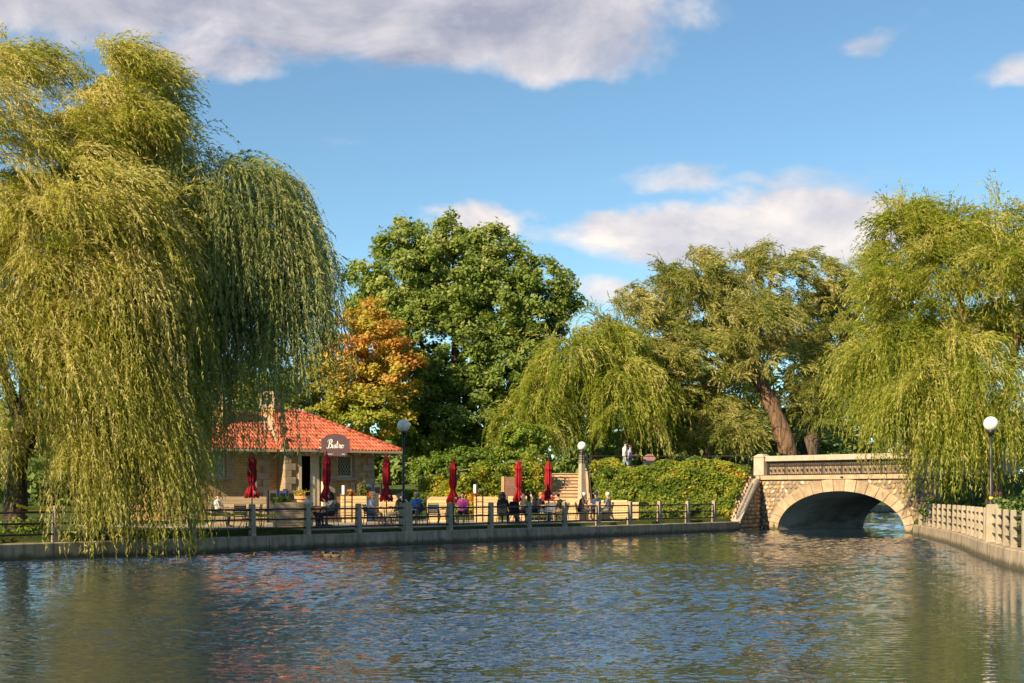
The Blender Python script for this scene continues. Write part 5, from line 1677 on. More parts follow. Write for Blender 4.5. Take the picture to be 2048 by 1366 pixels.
# far trees closing the view
FAR = [(1330, 110, 7, 10.5), (1450, 113, 8, 12.5), (1580, 115, 8, 12.5), (30, 108, 9, 9), (205, 112, 9, 8), (115, 100, 7, 7), (300, 104, 8, 8), (1350, 130, 8, 9), (1470, 135, 9, 9), (1590, 140, 8, 9), (830, 150, 9, 10), (960, 155, 9, 10), (1060, 150, 9, 9), (1400, 150, 9, 9), (1220, 140, 8, 9), (760, 135, 6, 6), (870, 130, 6, 5.5), (-30, 150, 9, 13), (150, 140, 8, 12), (330, 150, 9, 12), (520, 145, 8, 11), (690, 150, 8, 10), (1150, 160, 8, 10), (1290, 150, 8, 9), (1500, 165, 9, 10), (1640, 172, 8, 11), (1700, 180, 7, 12), (1770, 175, 8, 11), (1860, 185, 9, 14), (1960, 178, 8, 14), (2070, 170, 9, 15), (-190, 130, 9, 14)]
names = ['filling in behind the left arm of the old willow', 'filling in behind the leaning old willow', 'filling in behind the second old willow', 'behind the great willow trunk at the left edge', 'behind the second willow trunk', 'low behind the left fence', 'left of the bistro behind the curtain', 'low behind the forked willow', 'low behind the leaning willow trunk', 'low between the two old willow trunks', 'far behind the tall patio lamp', 'far behind the maple trunk', 'far behind the fresh green bush', 'far behind the forked willow trunk', 'far behind the small weeping willow', 'low beyond the bistro corner', 'low beyond the lawn right of the bistro', 'at the far left edge', 'far behind the great willow trunk', 'far behind the left willow curtain', 'far behind the bistro', 'far behind the orange tree', 'far behind the stairs', 'far behind the walking couple',
         'far behind the old willows', 'in the dark gap left of the right willow', 'just above the bridge parapet gap', 'beyond the far lawn seen past the bridge', 'far behind the right willow crown', 'far behind the right globe lamp', 'at the far right edge', 'beyond the far left of the lawn']
for k, ((px, Y, w, h), nm) in enumerate(zip(FAR, names)):
    x = (px - 1024) / 2900 * Y; zb = gz(x, Y)
    lobes = [dict(c=(x, Y, zb + h * .55), r=(w * .55, w * .5, h * .42)), dict(c=(x - w * .3, Y, zb + h * .42), r=(w * .45, w * .4, h * .36)), dict(c=(x + w * .32, Y, zb + h * .40), r=(w * .42, w * .4, h * .36)), dict(c=(x, Y - 1, zb + h * .22), r=(w * .6, w * .35, h * .22))]
    make_tree('background_tree', 'dark leafy tree ' + nm, (x, Y, zb), [([(x, Y, zb - .3), (x, Y, zb + h * .6)], [0.3, 0.1])], lobes, M['far_leaf'], 70 + k, 0.66, 64, 40, lambda P, r: 0.45, group='trees closing the distance', spread=1.2)

# mown grass edge and tufts behind the quay fences
def grass(name, label, P, hgt, seed):
    r = np.random.default_rng(seed); n = len(P)
    D = unit(np.stack([r.normal(0, .3, n), r.normal(0, .3, n), np.ones(n)], 1))
    V = leaves_from(P, D, hgt * r.uniform(.5, 1.4, n), np.full(n, 0.014), r)
    tag(link_mesh(name, fast_mesh(name, V, 3, np.clip(r.normal(.5, .2, n), 0, 1), M['grass'])), label, 'grass', kind='stuff')
def strip(pa_, pb_, v0, v1, n, seed):
    r = np.random.default_rng(seed)
    a = bank_at(pa_); b = bank_at(pb_)
    t = r.random(n); v = v0 + (v1 - v0) * r.random(n)
    X = a.x + (b.x - a.x) * t + BN.x * v; Y = a.y + (b.y - a.y) * t + BN.y * v
    return np.stack([X, Y, np.maximum(terrain(X, Y), 0.5)], 1)
grass('grass', 'shaded strip of grass behind the quay fence left of the patio', strip(-60, 630, 0.6, 3.2, 26000, 1), 0.13, 2)
grass('grass', 'sunlit strip of grass below the hedge slope', strip(1290, 1478, 0.6, 2.2, 14000, 3), 0.12, 4)

# ================================================================== FENCES ON THE SLOPE
def iron_fence(label, pts, h=1.0, rails=(1.0, 0.5)):
    root = empty('iron_fence', pts[0]); tag(root, label, 'fence')
    o = Vector(pts[0])
    for p in pts:
        q = Vector(p) - o
        m = MB(); m.tube([q - Vector((0, 0, .2)), q + Vector((0, 0, h))], 0.028, 6); m.build('fence_post', M['iron'], root)
    for a, b in zip(pts[:-1], pts[1:]):
        for hh in rails:
            m = MB(); m.tube([Vector(a) - o + Vector((0, 0, hh * h)), Vector(b) - o + Vector((0, 0, hh * h))], 0.024, 6); m.build('rail', M['iron'], root)
    return root


def on_ground(px, Y, dz=0.0):
    x = (px - 1024) / 2900 * Y
    return (x, Y, gz(x, Y) + dz)
iron_fence('black pipe fence above the shrubs left of the stairs', [on_ground(838, 79.0), on_ground(919, 79.0), on_ground(1000, 78.6), on_ground(1084, 78.2)], 1.02)
iron_fence('black pipe fence along the upper path above the hedge', [on_ground(1180, 79.6), on_ground(1262, 79.8), on_ground(1345, 79.9), on_ground(1425, 79.8), on_ground(1497, 79.5)], 1.02)

# ================================================================== WOODEN PLANTERS
plank_cache = {}
def planter(px, ytop, Y, w, label, rz=0.0, depth=0.5, z0=0.64, mat='wood', rows=8, ends=True):
    x = (px - 1024) / 2900 * Y
    h = EYE - (ytop - 987) / 2900 * Y - z0
    root = empty('wood_planter', (x, Y, z0), rz); tag(root, label, 'planter', 'slatted wood planters and screens')
    ph = h / rows
    key = (round(w, 2), round(ph, 3), mat)
    if key not in plank_cache:
        m = MB(); m.box((0, 0, 0), (w, 0.028, ph - 0.014)); plank_cache[key] = m.mesh('plank', M[mat])
        m = MB(); m.box((0, 0, 0), (depth - .06, 0.028, ph - 0.014)); plank_cache[key + ('s',)] = m.mesh('plank', M[mat])
    for k in range(rows):
        for yy in (-depth / 2, depth / 2):
            link_mesh('plank', plank_cache[key], root, (0, yy + R.uniform(-.004, .004), ph * (k + .5)))
        for sx in (-1, 1):
            link_mesh('plank', plank_cache[key + ('s',)], root, (sx * (w / 2 - .02), 0, ph * (k + .5)), (0, 0, PI / 2))
    m = MB(); m.box((0, 0, h - .05), (w - .06, depth - .05, 0.04)); m.build('soil', M['bark_dark'], root)
    m = MB(); m.box((0, 0, 0), (0.07, 0.05, h - .02)); bmm = m.mesh('corner_batten', M[mat])
    for sx in (-1, 1):
        for sy in (-1, 1): link_mesh('corner_batten', bmm, root, (sx * (w / 2 - .07), sy * (depth / 2 - .05), h / 2))
    return root, (x, Y, z0 + h)
planter(475, 993, 60.0, 2.3, 'long shaded wood planter below the left bistro window', 0.35, mat='wood_shaded')
planter(586, 1004, 54.6, 1.42, 'broad wood planter with sun flecks nearest the quay fence', 0.30, depth=0.7, mat='wood_shaded', rows=9)
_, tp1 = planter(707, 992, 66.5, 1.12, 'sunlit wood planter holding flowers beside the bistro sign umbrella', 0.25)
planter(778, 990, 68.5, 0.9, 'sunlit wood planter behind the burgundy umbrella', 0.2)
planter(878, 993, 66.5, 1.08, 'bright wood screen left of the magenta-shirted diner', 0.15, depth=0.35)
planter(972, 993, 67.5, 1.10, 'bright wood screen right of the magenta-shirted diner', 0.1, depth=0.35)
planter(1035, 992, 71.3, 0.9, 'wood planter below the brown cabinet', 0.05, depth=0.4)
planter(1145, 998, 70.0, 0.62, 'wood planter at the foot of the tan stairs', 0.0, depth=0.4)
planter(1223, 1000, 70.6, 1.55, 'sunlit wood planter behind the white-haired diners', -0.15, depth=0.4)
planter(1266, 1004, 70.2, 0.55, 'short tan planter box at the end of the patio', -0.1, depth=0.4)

# ================================================================== UMBRELLAS
def umbrella(px, ytop, yhem, Y, label, seed, lean=0.0):
    x = (px - 1024) / 2900 * Y
    zt = EYE - (ytop - 987) / 2900 * Y; zh = EYE - (yhem - 987) / 2900 * Y
    root = empty('patio_umbrella', (x, Y, 0.64), 0); tag(root, label, 'umbrella', 'closed red patio umbrellas')
    root.rotation_euler = (0, lean, 0)
    H = zt - 0.64; h0 = zh - 0.64; L = H - h0
    m = MB(); m.tube([(0, 0, 0), (0, 0, H)], 0.024, 8); m.build('pole', M['chair_metal'], root, smooth=True)
    m = MB(); m.lathe([(0, 0), (0.28, 0), (0.28, 0.05), (0.06, 0.09), (0.05, 0.3), (0, 0.3)], 16); m.build('base', M['chair_metal'], root, smooth=True)
    m = MB(); m.lathe([(0, H - .03), (0.028, H - .03), (0.035, H + .02), (0.0, H + .07)], 8); m.build('finial', M['iron'], root, smooth=True)
    rs = random.Random(seed)
    prof_t = [0, .04, .12, .20, .235, .26, .34, .45, .58, .66, .705, .73, .77, .84, .92, .97, 1.0]
    prof_r = [.015, .05, .10, .155, .17, .125, .135, .15, .14, .115, .085, .085, .115, .16, .20, .225, .20]
    ph = rs.uniform(0, 6)
    m = MB()
    def mod(i, a):
        t = prof_t[i]
        fold = 0.10 + 0.22 * t
        jag = 0.16 * math.cos(3 * a + ph * 2) * t
        return 1 + fold * math.cos(8 * a + ph + 1.2 * t) + 0.10 * math.cos(5 * a - ph + 3 * t) + jag
    m.lathe([(r_, H - t * L) for r_, t in zip(prof_r, prof_t)], 40, mod=mod)
    for v in range(len(m.v) - 40, len(m.v)):
        x_, y_, z_ = m.v[v]; a = math.atan2(y_, x_); m.v[v] = (x_, y_, z_ - 0.05 * math.cos(8 * a + ph + 1.2) - 0.03)
    cn = m.build('canopy', M['red_cloth'], root, smooth=True)
    m = MB(); m.lathe([(0.095, H - .69 * L), (0.102, H - .71 * L), (0.095, H - .73 * L)], 20); m.build('tie_strap', M['red_cloth'], root, smooth=True)
    a0 = -1.2
    m = MB()
    rr = .262
    for j in range(5):
        a = a0 + j * .07
        m.add([(rr * math.cos(a), rr * math.sin(a), h0 + .13 + .05 * math.sin(j * 1.3)), (rr * math.cos(a + .06), rr * math.sin(a + .06), h0 + .13 + .05 * math.sin(j * 1.3)), (rr * math.cos(a + .06), rr * math.sin(a + .06), h0 + .21), (rr * math.cos(a), rr * math.sin(a), h0 + .21)], [(0, 1, 2, 3)])
    o = m.build('white_print', M['white'], root, merge=False)
    return root
umbrella(504, 905, 993, 55.5, 'closed red umbrella catching sun at the left planter', 1)
umbrella(653, 905, 1001, 58.5, 'closed burgundy umbrella in shade below the Bistro sign', 2)
umbrella(773, 908, 1000, 59.8, 'closed dark red umbrella left of the tall black lamp pole', 3)
umbrella(906, 920, 1004, 61.6, 'closed dark red umbrella right of the tall black lamp pole', 4)
umbrella(1037, 919, 1001, 65.0, 'closed bright red umbrella in front of the brown cabinet', 5)
umbrella(1097, 920, 999, 66.6, 'closed bright red umbrella in front of the tan stairs', 6)

# ================================================================== CHAIRS AND TABLES
def make_chair(label, slat='chair_metal'):
    root = empty('patio_chair', (0, 0, 0)); tag(root, label, 'chair', 'patio chairs')
    for sx in (-1, 1):
        m = MB(); m.tube([(sx * .21, .20, .44), (sx * .24, .25, 0)], .016, 6); m.build('leg', M['chair_metal'], root)
        m = MB(); m.tube([(sx * .20, -.20, .44), (sx * .24, -.28, 0)], .016, 6); m.build('leg', M['chair_metal'], root)
        m = MB(); m.tube([(sx * .25, .22, .44), (sx * .25, .20, .64), (sx * .25, -.02, .67), (sx * .22, -.25, .64)], .015, 6); m.build('arm_rest', M['chair_metal'], root)
    m = MB(); m.box((0, 0, .45), (.46, .46, .035)); bevel(m.build('seat', M['chair_metal'], root), .01)
    m = MB(); m.tube([(-.21, -.20, .45), (-.21, -.29, .90), (.21, -.29, .90), (.21, -.20, .45)], .017, 6); bk = m.build('backrest', M['chair_metal'], root)
    m = MB(); m.box((0, 0, 0), (.40, .014, .062)); sm = m.mesh('slat', M[slat])
    for k in range(5):
        z = .53 + k * .077; link_mesh('slat', sm, bk, (0, -.20 - .09 * (z - .45) / .45, z), (-.2, 0, 0))
    return root
chair_proto = {}
def chair(x, y, face, label, slat='chair_metal', z=0.64):
    """face: direction the sitter looks, radians (0 = +x)"""
    if slat not in chair_proto:
        c = make_chair(label, slat); chair_proto[slat] = c
    else:
        c = copy_tree(chair_proto[slat]); c['label'] = label
    c.location = (x, y, z); c.rotation_euler = (0, 0, face - PI / 2)
    return c


def make_table(label):
    root = empty('patio_table', (0, 0, 0)); tag(root, label, 'table', 'round patio tables')
    m = MB(); m.lathe([(0, .70), (.40, .70), (.415, .715), (.41, .735), (0, .735)], 24); m.build('table_top', M['chair_metal'], root, smooth=False)
    for k in range(4):
        a = PI / 4 + k * PI / 2
        m = MB(); m.tube([(.30 * math.cos(a), .30 * math.sin(a), .70), (.16 * math.cos(a), .16 * math.sin(a), .36), (.34 * math.cos(a), .34 * math.sin(a), 0)], .017, 6); m.build('leg', M['chair_metal'], root)
    m = MB(); m.tube([(.17 * math.cos(2 * PI * k / 12), .17 * math.sin(2 * PI * k / 12), .36) for k in range(13)], .012, 5, cap=False); m.build('brace_ring', M['chair_metal'], root)
    return root
table_proto = []
def table(x, y, label, z=0.64):
    if not table_proto: t = make_table(label); table_proto.append(t)
    else: t = copy_tree(table_proto[0]); t['label'] = label
    t.location = (x, y, z); t.rotation_euler = (0, 0, R.uniform(0, 1.5))
    return t
def gx(px, Y): return (px - 1024) / 2900 * Y

# ================================================================== PEOPLE
SK = [plain('skin_fair', (0.55, 0.33, 0.22), 0.55, 0.3, 0.1), plain('skin_tan', (0.44, 0.24, 0.14), 0.55, 0.3, 0.1)]
CLOTH = {}
def cloth(name, c):
    if name not in CLOTH: CLOTH[name] = plain(name + '_cloth', c, 0.85, 0.15, 0.2, 12, bump=0.3)
    return CLOTH[name]
HAIR = {k: plain(k + '_hair', c, 0.5, 0.4, 0.3, 30) for k, c in dict(black=(.012, .010, .009), brown=(.06, .035, .02), white=(.62, .58, .52), ginger=(.40, .13, .03), grey=(.30, .28, .25)).items()}
EYE_M = plain('eye', (.02, .015, .012), .2)


def capsule(m, a, b, ra, rb, n=10):
    a = Vector(a); b = Vector(b); d = b - a
    pts_ = []; rr = []
    dn = d.normalized() if d.length > 1e-6 else Vector((0, 0, 1))
    for t in (-.98, -.7, -.3): pts_.append(a + dn * ra * t); rr.append(ra * math.sqrt(max(0.02, 1 - t * t)))
    pts_.append(a); rr.append(ra); pts_.append(b); rr.append(rb)
    for t in (.3, .7, .98): pts_.append(b + dn * rb * t); rr.append(rb * math.sqrt(max(0.02, 1 - t * t)))
    m.tube(pts_, rr, n)


def person(label, loc, face, pose, shirt, pants, hair='brown', hairstyle='short', skin=0, cap=None, sleeves='short', shorts=False, arms=('table', 'table'), lean=0.0, turn=0.0, scale=1.0, shoes=(0.05, 0.05, 0.05)):
    """body looks along local +y; pose 'sit' or 'stand'"""
    root = empty('person', loc, face - PI / 2); root.scale = (scale,) * 3
    tag(root, label, 'person')
    B = []       # bones: a, b, ra, rb, slot   slots 0 skin 1 shirt 2 pants 3 shoes
    if pose == 'sit':
        hip = Vector((0, -.05, .56)); hz = .56
    else:
        hip = Vector((0, 0, .95)); hz = .95
    up = Vector((0, math.sin(lean), math.cos(lean)))
    ch = hip + up * .40; nk = hip + up * .54; hd = nk + Vector((0, .03 + math.sin(lean) * .12, .155))
    B.append((hip + up * .02, hip + up * .20, .150, .135, 1)); B.append((hip + up * .18, ch, .140, .150, 1))
    for sx in (-1, 1):
        B.append((hip + Vector((sx * .07, 0, .03)), ch + Vector((sx * .08, 0, -.02)), .115, .115, 1))
        B.append((ch + Vector((sx * .03, 0, .05)), ch + Vector((sx * .165, 0, .045)), .085, .068, 1))
        B.append((hip + Vector((sx * .05, 0, -.02)), hip + Vector((sx * .09, 0, .0)), .13, .125, 2))
    B.append((ch + Vector((0, 0, .06)), nk + Vector((0, .01, .05)), .062, .052, 0))
    B.append((nk + Vector((0, .02, .06)), hd + Vector((0, -.012, .03)), .062, .090, 0))
    ct, st_ = math.cos(turn), math.sin(turn)
    def hv(x, y, z): return hd + Vector((x * ct - y * st_, x * st_ + y * ct, z))
    B.append((hv(0, .01, .02), hv(0, -.02, .055), .085, .092, 0)); B.append((hv(0, .045, -.055), hv(0, .03, -.02), .050, .066, 0))
    B.append((hv(0, .098, .012), hv(0, .112, -.015), .012, .016, 0))
    for sx in (-1, 1): B.append((hv(sx * .088, 0, -.005), hv(sx * .092, -.01, .025), .013, .016, 0))
    hands = []
    for i, sx in enumerate((-1, 1)):
        sh = ch + Vector((sx * .185, 0, .035)); mode = arms[i]
        if mode == 'table': el = sh + Vector((sx * .05, .12, -.24)); wr = el + Vector((-sx * .10, .22, .03))
        elif mode == 'lap': el = sh + Vector((sx * .05, .02, -.27)); wr = el + Vector((-sx * .10, .21, -.06))
        elif mode == 'chin': el = sh + Vector((sx * .02, .20, -.17)); wr = el + Vector((-sx * .12, .10, .19))
        elif mode == 'raise': el = sh + Vector((sx * .22, .10, .05)); wr = el + Vector((sx * .20, .08, .12))
        elif mode == 'push': el = sh + Vector((sx * .03, .08, -.26)); wr = el + Vector((-sx * .02, .24, .02))
        elif mode == 'back': el = sh + Vector((sx * .24, -.06, -.05)); wr = el + Vector((sx * .20, .06, -.03))
        else: el = sh + Vector((sx * .04, -.03, -.28)); wr = el + Vector((0, .04, -.25))
        mid = sh.lerp(el, .55)
        sl = 1
        B.append((sh, mid, .064, .055, 1)); B.append((mid, el, .054 if sleeves == 'long' else .047, .045 if sleeves == 'long' else .042, 1 if sleeves == 'long' else 0))
        B.append((el, wr, .044 if sleeves == 'long' else .040, .034 if sleeves == 'long' else .028, 1 if sleeves == 'long' else 0))
        hd_ = (wr - el).normalized(); B.append((wr + hd_ * .02, wr + hd_ * .075, .028, .030, 0)); hands.append((wr + hd_ * .09, hd_, sx))
        if pose == 'sit':
            h0 = hip + Vector((sx * .09, 0, -.02)); kn = Vector((sx * .12, .40, .50)); an_ = Vector((sx * .12, .36 + R.uniform(-.06, .12), .09))
        else:
            h0 = hip + Vector((sx * .085, 0, -.05)); kn = Vector((sx * .09, .05 + sx * .10, .52)); an_ = Vector((sx * .09, -.02 + sx * .17, .09))
        B.append((h0, kn, .098, .064, 2)); B.append((kn, kn.lerp(an_, .5), .060, .055, 0 if shorts else 2)); B.append((kn.lerp(an_, .5), an_, .054, .040, 0 if shorts else 2))
        B.append((an_ + Vector((0, -.02, -.04)), an_ + Vector((0, .15, -.055)), .042, .035, 3))
    m = MB()
    for a, b, ra, rb, s_ in B: capsule(m, a, b, ra, rb)
    tmp = bpy.data.objects.new('tmp', m.mesh('tmp', M['white'], merge=False)); COL.objects.link(tmp)
    md = tmp.modifiers.new('r', 'REMESH'); md.mode = 'VOXEL'; md.voxel_size = 0.027; md.use_smooth_shade = True
    sm = tmp.modifiers.new('s', 'SMOOTH'); sm.factor = .5; sm.iterations = 3
    dg = bpy.context.evaluated_depsgraph_get(); dg.update()
    me = bpy.data.meshes.new_from_object(tmp.evaluated_get(dg)); me.name = 'body'
    bpy.data.objects.remove(tmp)
    me.materials.clear()
    sh_m = cloth(*shirt); pa_m = cloth(*pants); so_m = plain('shoe', shoes, .6)
    for mm in (SK[skin], sh_m, pa_m, so_m, EYE_M): me.materials.append(mm)
    cen = np.empty(len(me.polygons) * 3, np.float32); me.polygons.foreach_get('center', cen); cen = cen.reshape(-1, 3)
    best = np.full(len(cen), 1e9); slot = np.zeros(len(cen), np.int32)
    for a, b, ra, rb, s_ in B:
        a = np.array(a); e = np.array(b) - a; t = np.clip(((cen - a) @ e) / (e @ e + 1e-9), 0, 1)
        d = np.linalg.norm(cen - a - t[:, None] * e, axis=1) - (ra + (rb - ra) * t)
        w = d < best; best[w] = d[w]; slot[w] = s_
    me.polygons.foreach_set('material_index', slot)
    me.polygons.foreach_set('use_smooth', [True] * len(me.polygons))
    # fingers and eyes join the body mesh
    bm = bmesh.new(); bm.from_mesh(me)
    ex = MB()
    for wr, hd_, sx in hands:
        side = hd_.cross(Vector((0, 0, 1)));
        if side.length < .1: side = Vector((1, 0, 0))
        side.normalize(); dn = side.cross(hd_)
        for k, (o_, L_) in enumerate(((-.027, .060), (-.009, .072), (.009, .068), (.026, .052))):
            ex.tube([wr + side * o_ - hd_ * .012, wr + side * o_ * 1.1 + hd_ * L_ * .55, wr + side * o_ * 1.1 + hd_ * L_ * .85 + dn * L_ * .35 * (1 if dn.z < 0 else -1)], [.0095, .0085, .006], 5, mi=0)
        ex.tube([wr - hd_ * .05 + side * sx * -.028, wr - hd_ * .015 + side * sx * -.05, wr + hd_ * .015 + side * sx * -.052], [.011, .0095, .007], 5, mi=0)
    for sx in (-1, 1): ex.sphere(tuple(hv(sx * .033, .084, .022)), .011, 6, 4, mi=4)
    em = ex.mesh('tmp', [SK[skin]] * 5, merge=False)
    bm.from_mesh(em); bm.to_mesh(me); bm.free()
    link_mesh('body', me, root)
    # hair / cap
    hm = MB(); nu, nv = 16, 10; vs = []; fs = []
    for i in range(nv + 1):
        th = PI * .70 * i / nv
        for k in range(nu):
            a = 2 * PI * k / nu
            frontness = max(0, math.sin(a))
            t2 = th * (1 - .42 * frontness)
            rr_ = 1 + R.uniform(-.03, .03)
            vs.append(tuple(hv(.104 * rr_ * math.sin(t2) * math.cos(a), -.012 + .118 * rr_ * math.sin(t2) * math.sin(a), .035 + .105 * rr_ * math.cos(t2))))
    for i in range(nv):
        for k in range(nu): fs.append((i * nu + k, i * nu + (k + 1) % nu, (i + 1) * nu + (k + 1) % nu, (i + 1) * nu + k))
    hm.add(vs, fs)
    if hairstyle == 'long':
        for k in range(9):
            a = PI * .92 + k * PI * 1.16 / 8
            p0 = hv(.095 * math.cos(a), -.012 + .105 * math.sin(a), .02); p1 = hv(.10 * math.cos(a), -.02 + .11 * math.sin(a), -.12); p2 = hv(.085 * math.cos(a), -.015 + .11 * math.sin(a), -.30)
            hm.tube([p0, p1, p2], [.035, .036, .015], 6)
    elif hairstyle == 'bun':
        hm.sphere(tuple(hv(0, -.12, .09)), .05, 8, 6)
    hm.build('hair', HAIR[hair], root, smooth=True, merge=False)
    if cap:
        cm = MB(); vs = []; fs = []
        for i in range(7):
            th = PI * .5 * i / 6
            for k in range(16):
                a = 2 * PI * k / 16
                vs.append(tuple(hv(.115 * math.sin(th) * math.cos(a), -.010 + .128 * math.sin(th) * math.sin(a), .060 + .108 * math.cos(th))))
        for i in range(6):
            for k in range(16): fs.append((i * 16 + k, i * 16 + (k + 1) % 16, (i + 1) * 16 + (k + 1) % 16, (i + 1) * 16 + k))
        cm.add(vs, fs)
        br_ = []
        for k in range(9):
            a = PI * .12 + PI * .76 * k / 8
            br_.append(tuple(hv(.112 * math.cos(a), -.010 + .125 * math.sin(a), .064))); br_.append(tuple(hv(.12 * math.cos(a), .02 + .20 * math.sin(a), .045)))
        cm.add(br_, [(2 * k, 2 * k + 1, 2 * k + 3, 2 * k + 2) for k in range(8)])
        cm.build('cap', cloth(*cap), root, smooth=True, merge=False)
    return root

RT, LT, AWAY, TOCAM = 0.0, PI, PI / 2, -PI / 2
ZP = 0.64
def seat(label, clabel, px, Y, face, slat='chair_metal', **kw):
    x = gx(px, Y)
    chair(x, Y, face, clabel, slat)
    f = Vector((math.cos(face), math.sin(face), 0))
    return person(label, (x, Y, ZP), face, 'sit', **kw)

# table 1: by the burgundy umbrella
table(gx(628, 56.5), 56.9, 'round table under the burgundy umbrella')
seat('woman with long black hair in grey top laughing at the table', 'black chair under the long-haired woman', 660, 56.6, LT + .5, shirt=('soft_grey', (.22, .22, .24)), pants=('charcoal', (.03, .03, .04)), hair='black', hairstyle='long', arms=('chin', 'table'), sleeves='long', turn=-.5)
seat('person in pale blue shirt seen from behind, half hidden by a post', 'black chair behind the fence post left of the long-haired woman', 617, 58.2, RT + .6, shirt=('pale_blue', (.45, .50, .60)), pants=('charcoal', (.03, .03, .04)), hair='black', arms=('table', 'table'))
# table 2: couple with caps
table(gx(770, 58.2), 58.4, 'round table between the two diners in caps')
seat('man in grey cap and pale blue shirt leaning over the table', 'black chair under the man in the grey cap', 742, 58.0, RT - .2, shirt=('pale_blue', (.45, .50, .60)), pants=('khaki_grey', (.12, .11, .10)), hair='grey', cap=('grey_cap', (.20, .20, .18)), shorts=True, lean=.18)
seat('diner in green cap and dark jacket facing left', 'black chair under the diner in the green cap', 796, 58.0, LT + .25, shirt=('dark_olive', (.05, .045, .035)), pants=('grey_trouser', (.16, .15, .13)), hair='grey', cap=('green_cap', (.05, .10, .07)), sleeves='long', arms=('lap', 'table'))
seat('ginger-haired person behind the tall lamp pole', 'black chair under the ginger-haired person', 806, 62.8, TOCAM + .6, shirt=('white_tee', (.62, .62, .64)), pants=('charcoal', (.03, .03, .04)), hair='ginger', arms=('lap', 'lap'))
seat('person in blue shirt stretching an arm out', 'black chair under the person stretching an arm', 832, 62.4, TOCAM - .2, shirt=('bright_blue', (.03, .12, .38)), pants=('charcoal', (.03, .03, .04)), hair='grey', arms=('raise', 'lap'), skin=1)
# table 3: slatted chairs and the woman in magenta
table(gx(885, 60.6), 60.8, 'round table left of the magenta-shirted diner')
chair(gx(866, 59.7), 59.7, AWAY + .1, 'empty chair with grey-blue slatted back facing the quay', 'slat')
chair(gx(893, 61.6), 61.6, LT + .8, 'empty black chair turned sideways by the slatted one')
chair(gx(846, 61.4), 61.4, RT + .2, 'empty black chair left of the slatted one')
seat('person in magenta top with short dark hair facing the water', 'black chair under the magenta-shirted diner', 925, 60.8, TOCAM - .15, shirt=('magenta', (.36, .05, .26)), pants=('wine', (.12, .03, .07)), hair='black', shorts=True, arms=('lap', 'lap'))
# table 4: group at the bright umbrella
table(gx(1030, 64.6), 64.7, 'round table under the bright umbrella by the cabinet')
seat('person with dark hair and black jacket seen from behind', 'black chair under the diner seen from behind', 1006, 62.9, AWAY - .2, shirt=('black', (.015, .015, .018)), pants=('charcoal', (.03, .03, .04)), hair='black', hairstyle='long', sleeves='long')
chair(gx(1028, 62.6), 62.6, AWAY, 'black chair with a jacket hung over it')
seat('man with dark hair in grey-brown shirt facing left', 'black chair under the man in the grey-brown shirt', 1047, 64.2, LT + .5, shirt=('grey_brown', (.17, .14, .12)), pants=('charcoal', (.03, .03, .04)), hair='black', skin=0, turn=.3)
seat('dark-haired diner behind the man in the grey-brown shirt', 'black chair of the diner behind the grey-brown shirt', 1068, 66.0, LT + .2, shirt=('taupe', (.20, .16, .14)), pants=('charcoal', (.03, .03, .04)), hair='black', hairstyle='bun', lean=.15)
jk = MB(); jk.box((0, 0, 0), (.44, .07, .52), taper=.86); jk.box((0, -.03, -.02), (.30, .05, .36), taper=.8)
jo = tag(jk.build('jacket', cloth('black', (.015, .015, .018)), None, (gx(1028, 62.6), 62.27, 1.36), smooth=False), 'black jacket draped over the back of a patio chair', 'jacket'); bevel(jo, .05, 3)
# table 5
table(gx(1110, 67.0), 67.2, 'round table under the bright umbrella by the stairs')
seat('sunlit tan-faced man in dark shirt behind a fence post', 'black chair of the man in dark shirt by the stairs umbrella', 1083, 67.6, RT - .5, shirt=('dark_navy', (.025, .03, .045)), pants=('jeans', (.05, .08, .13)), hair='ginger', skin=1, shoes=(.45, .40, .35))
seat('dark-haired diner hunched forward over the table, back to the right', 'black chair of the hunched diner', 1125, 66.4, LT + .15, shirt=('black', (.015, .015, .018)), pants=('khaki', (.30, .22, .12)), hair='black', lean=.42, sleeves='long')
chair(gx(1101, 65.0), 65.0, AWAY + .1, 'empty chair with grey slatted back before the stairs umbrella', 'slat')
# table 6: the three by the lamp column
table(gx(1186, 68.9), 69.0, 'round table among the three diners by the lamp column')
seat('white-haired man in dark brown shirt and shorts leaning forward', 'black chair under the white-haired man in the brown shirt', 1163, 68.3, RT + .12, shirt=('dark_brown', (.06, .040, .035)), pants=('dark_grey_short', (.05, .05, .055)), hair='white', shorts=True, lean=.22, arms=('chin', 'table'), shoes=(.12, .12, .13))
seat('man in navy cap and navy patterned shirt facing the water', 'black chair under the man in the navy cap', 1192, 69.8, TOCAM - .1, shirt=('navy', (.03, .045, .10)), pants=('navy_short', (.04, .05, .09)), hair='grey', cap=('navy_cap', (.02, .03, .09)), shorts=True, skin=1)
seat('white-haired man in grey shirt right of the navy cap', 'black chair under the white-haired man in the grey shirt', 1214, 69.0, LT - .3, shirt=('slate', (.13, .14, .17)), pants=('grey_trouser', (.16, .15, .13)), hair='white', turn=.2)
# far left diner
seat('sunlit person in white blouse behind the willow strands', 'dark chair behind the willow strands', 438, 57.5, RT, shirt=('white_tee', (.62, .62, .64)), pants=('charcoal', (.03, .03, .04)), hair='brown')
table(gx(492, 55.2), 55.4, 'round table under the left red umbrella')
chair(gx(480, 54.6), 54.6, AWAY + .2, 'empty dark chair left of the left red umbrella')
chair(gx(508, 56.4), 56.4, LT, 'empty dark chair right of the left red umbrella')
chair(gx(537, 55.0), 55.0, LT + .4, 'dark chair beside the broad wood planter')

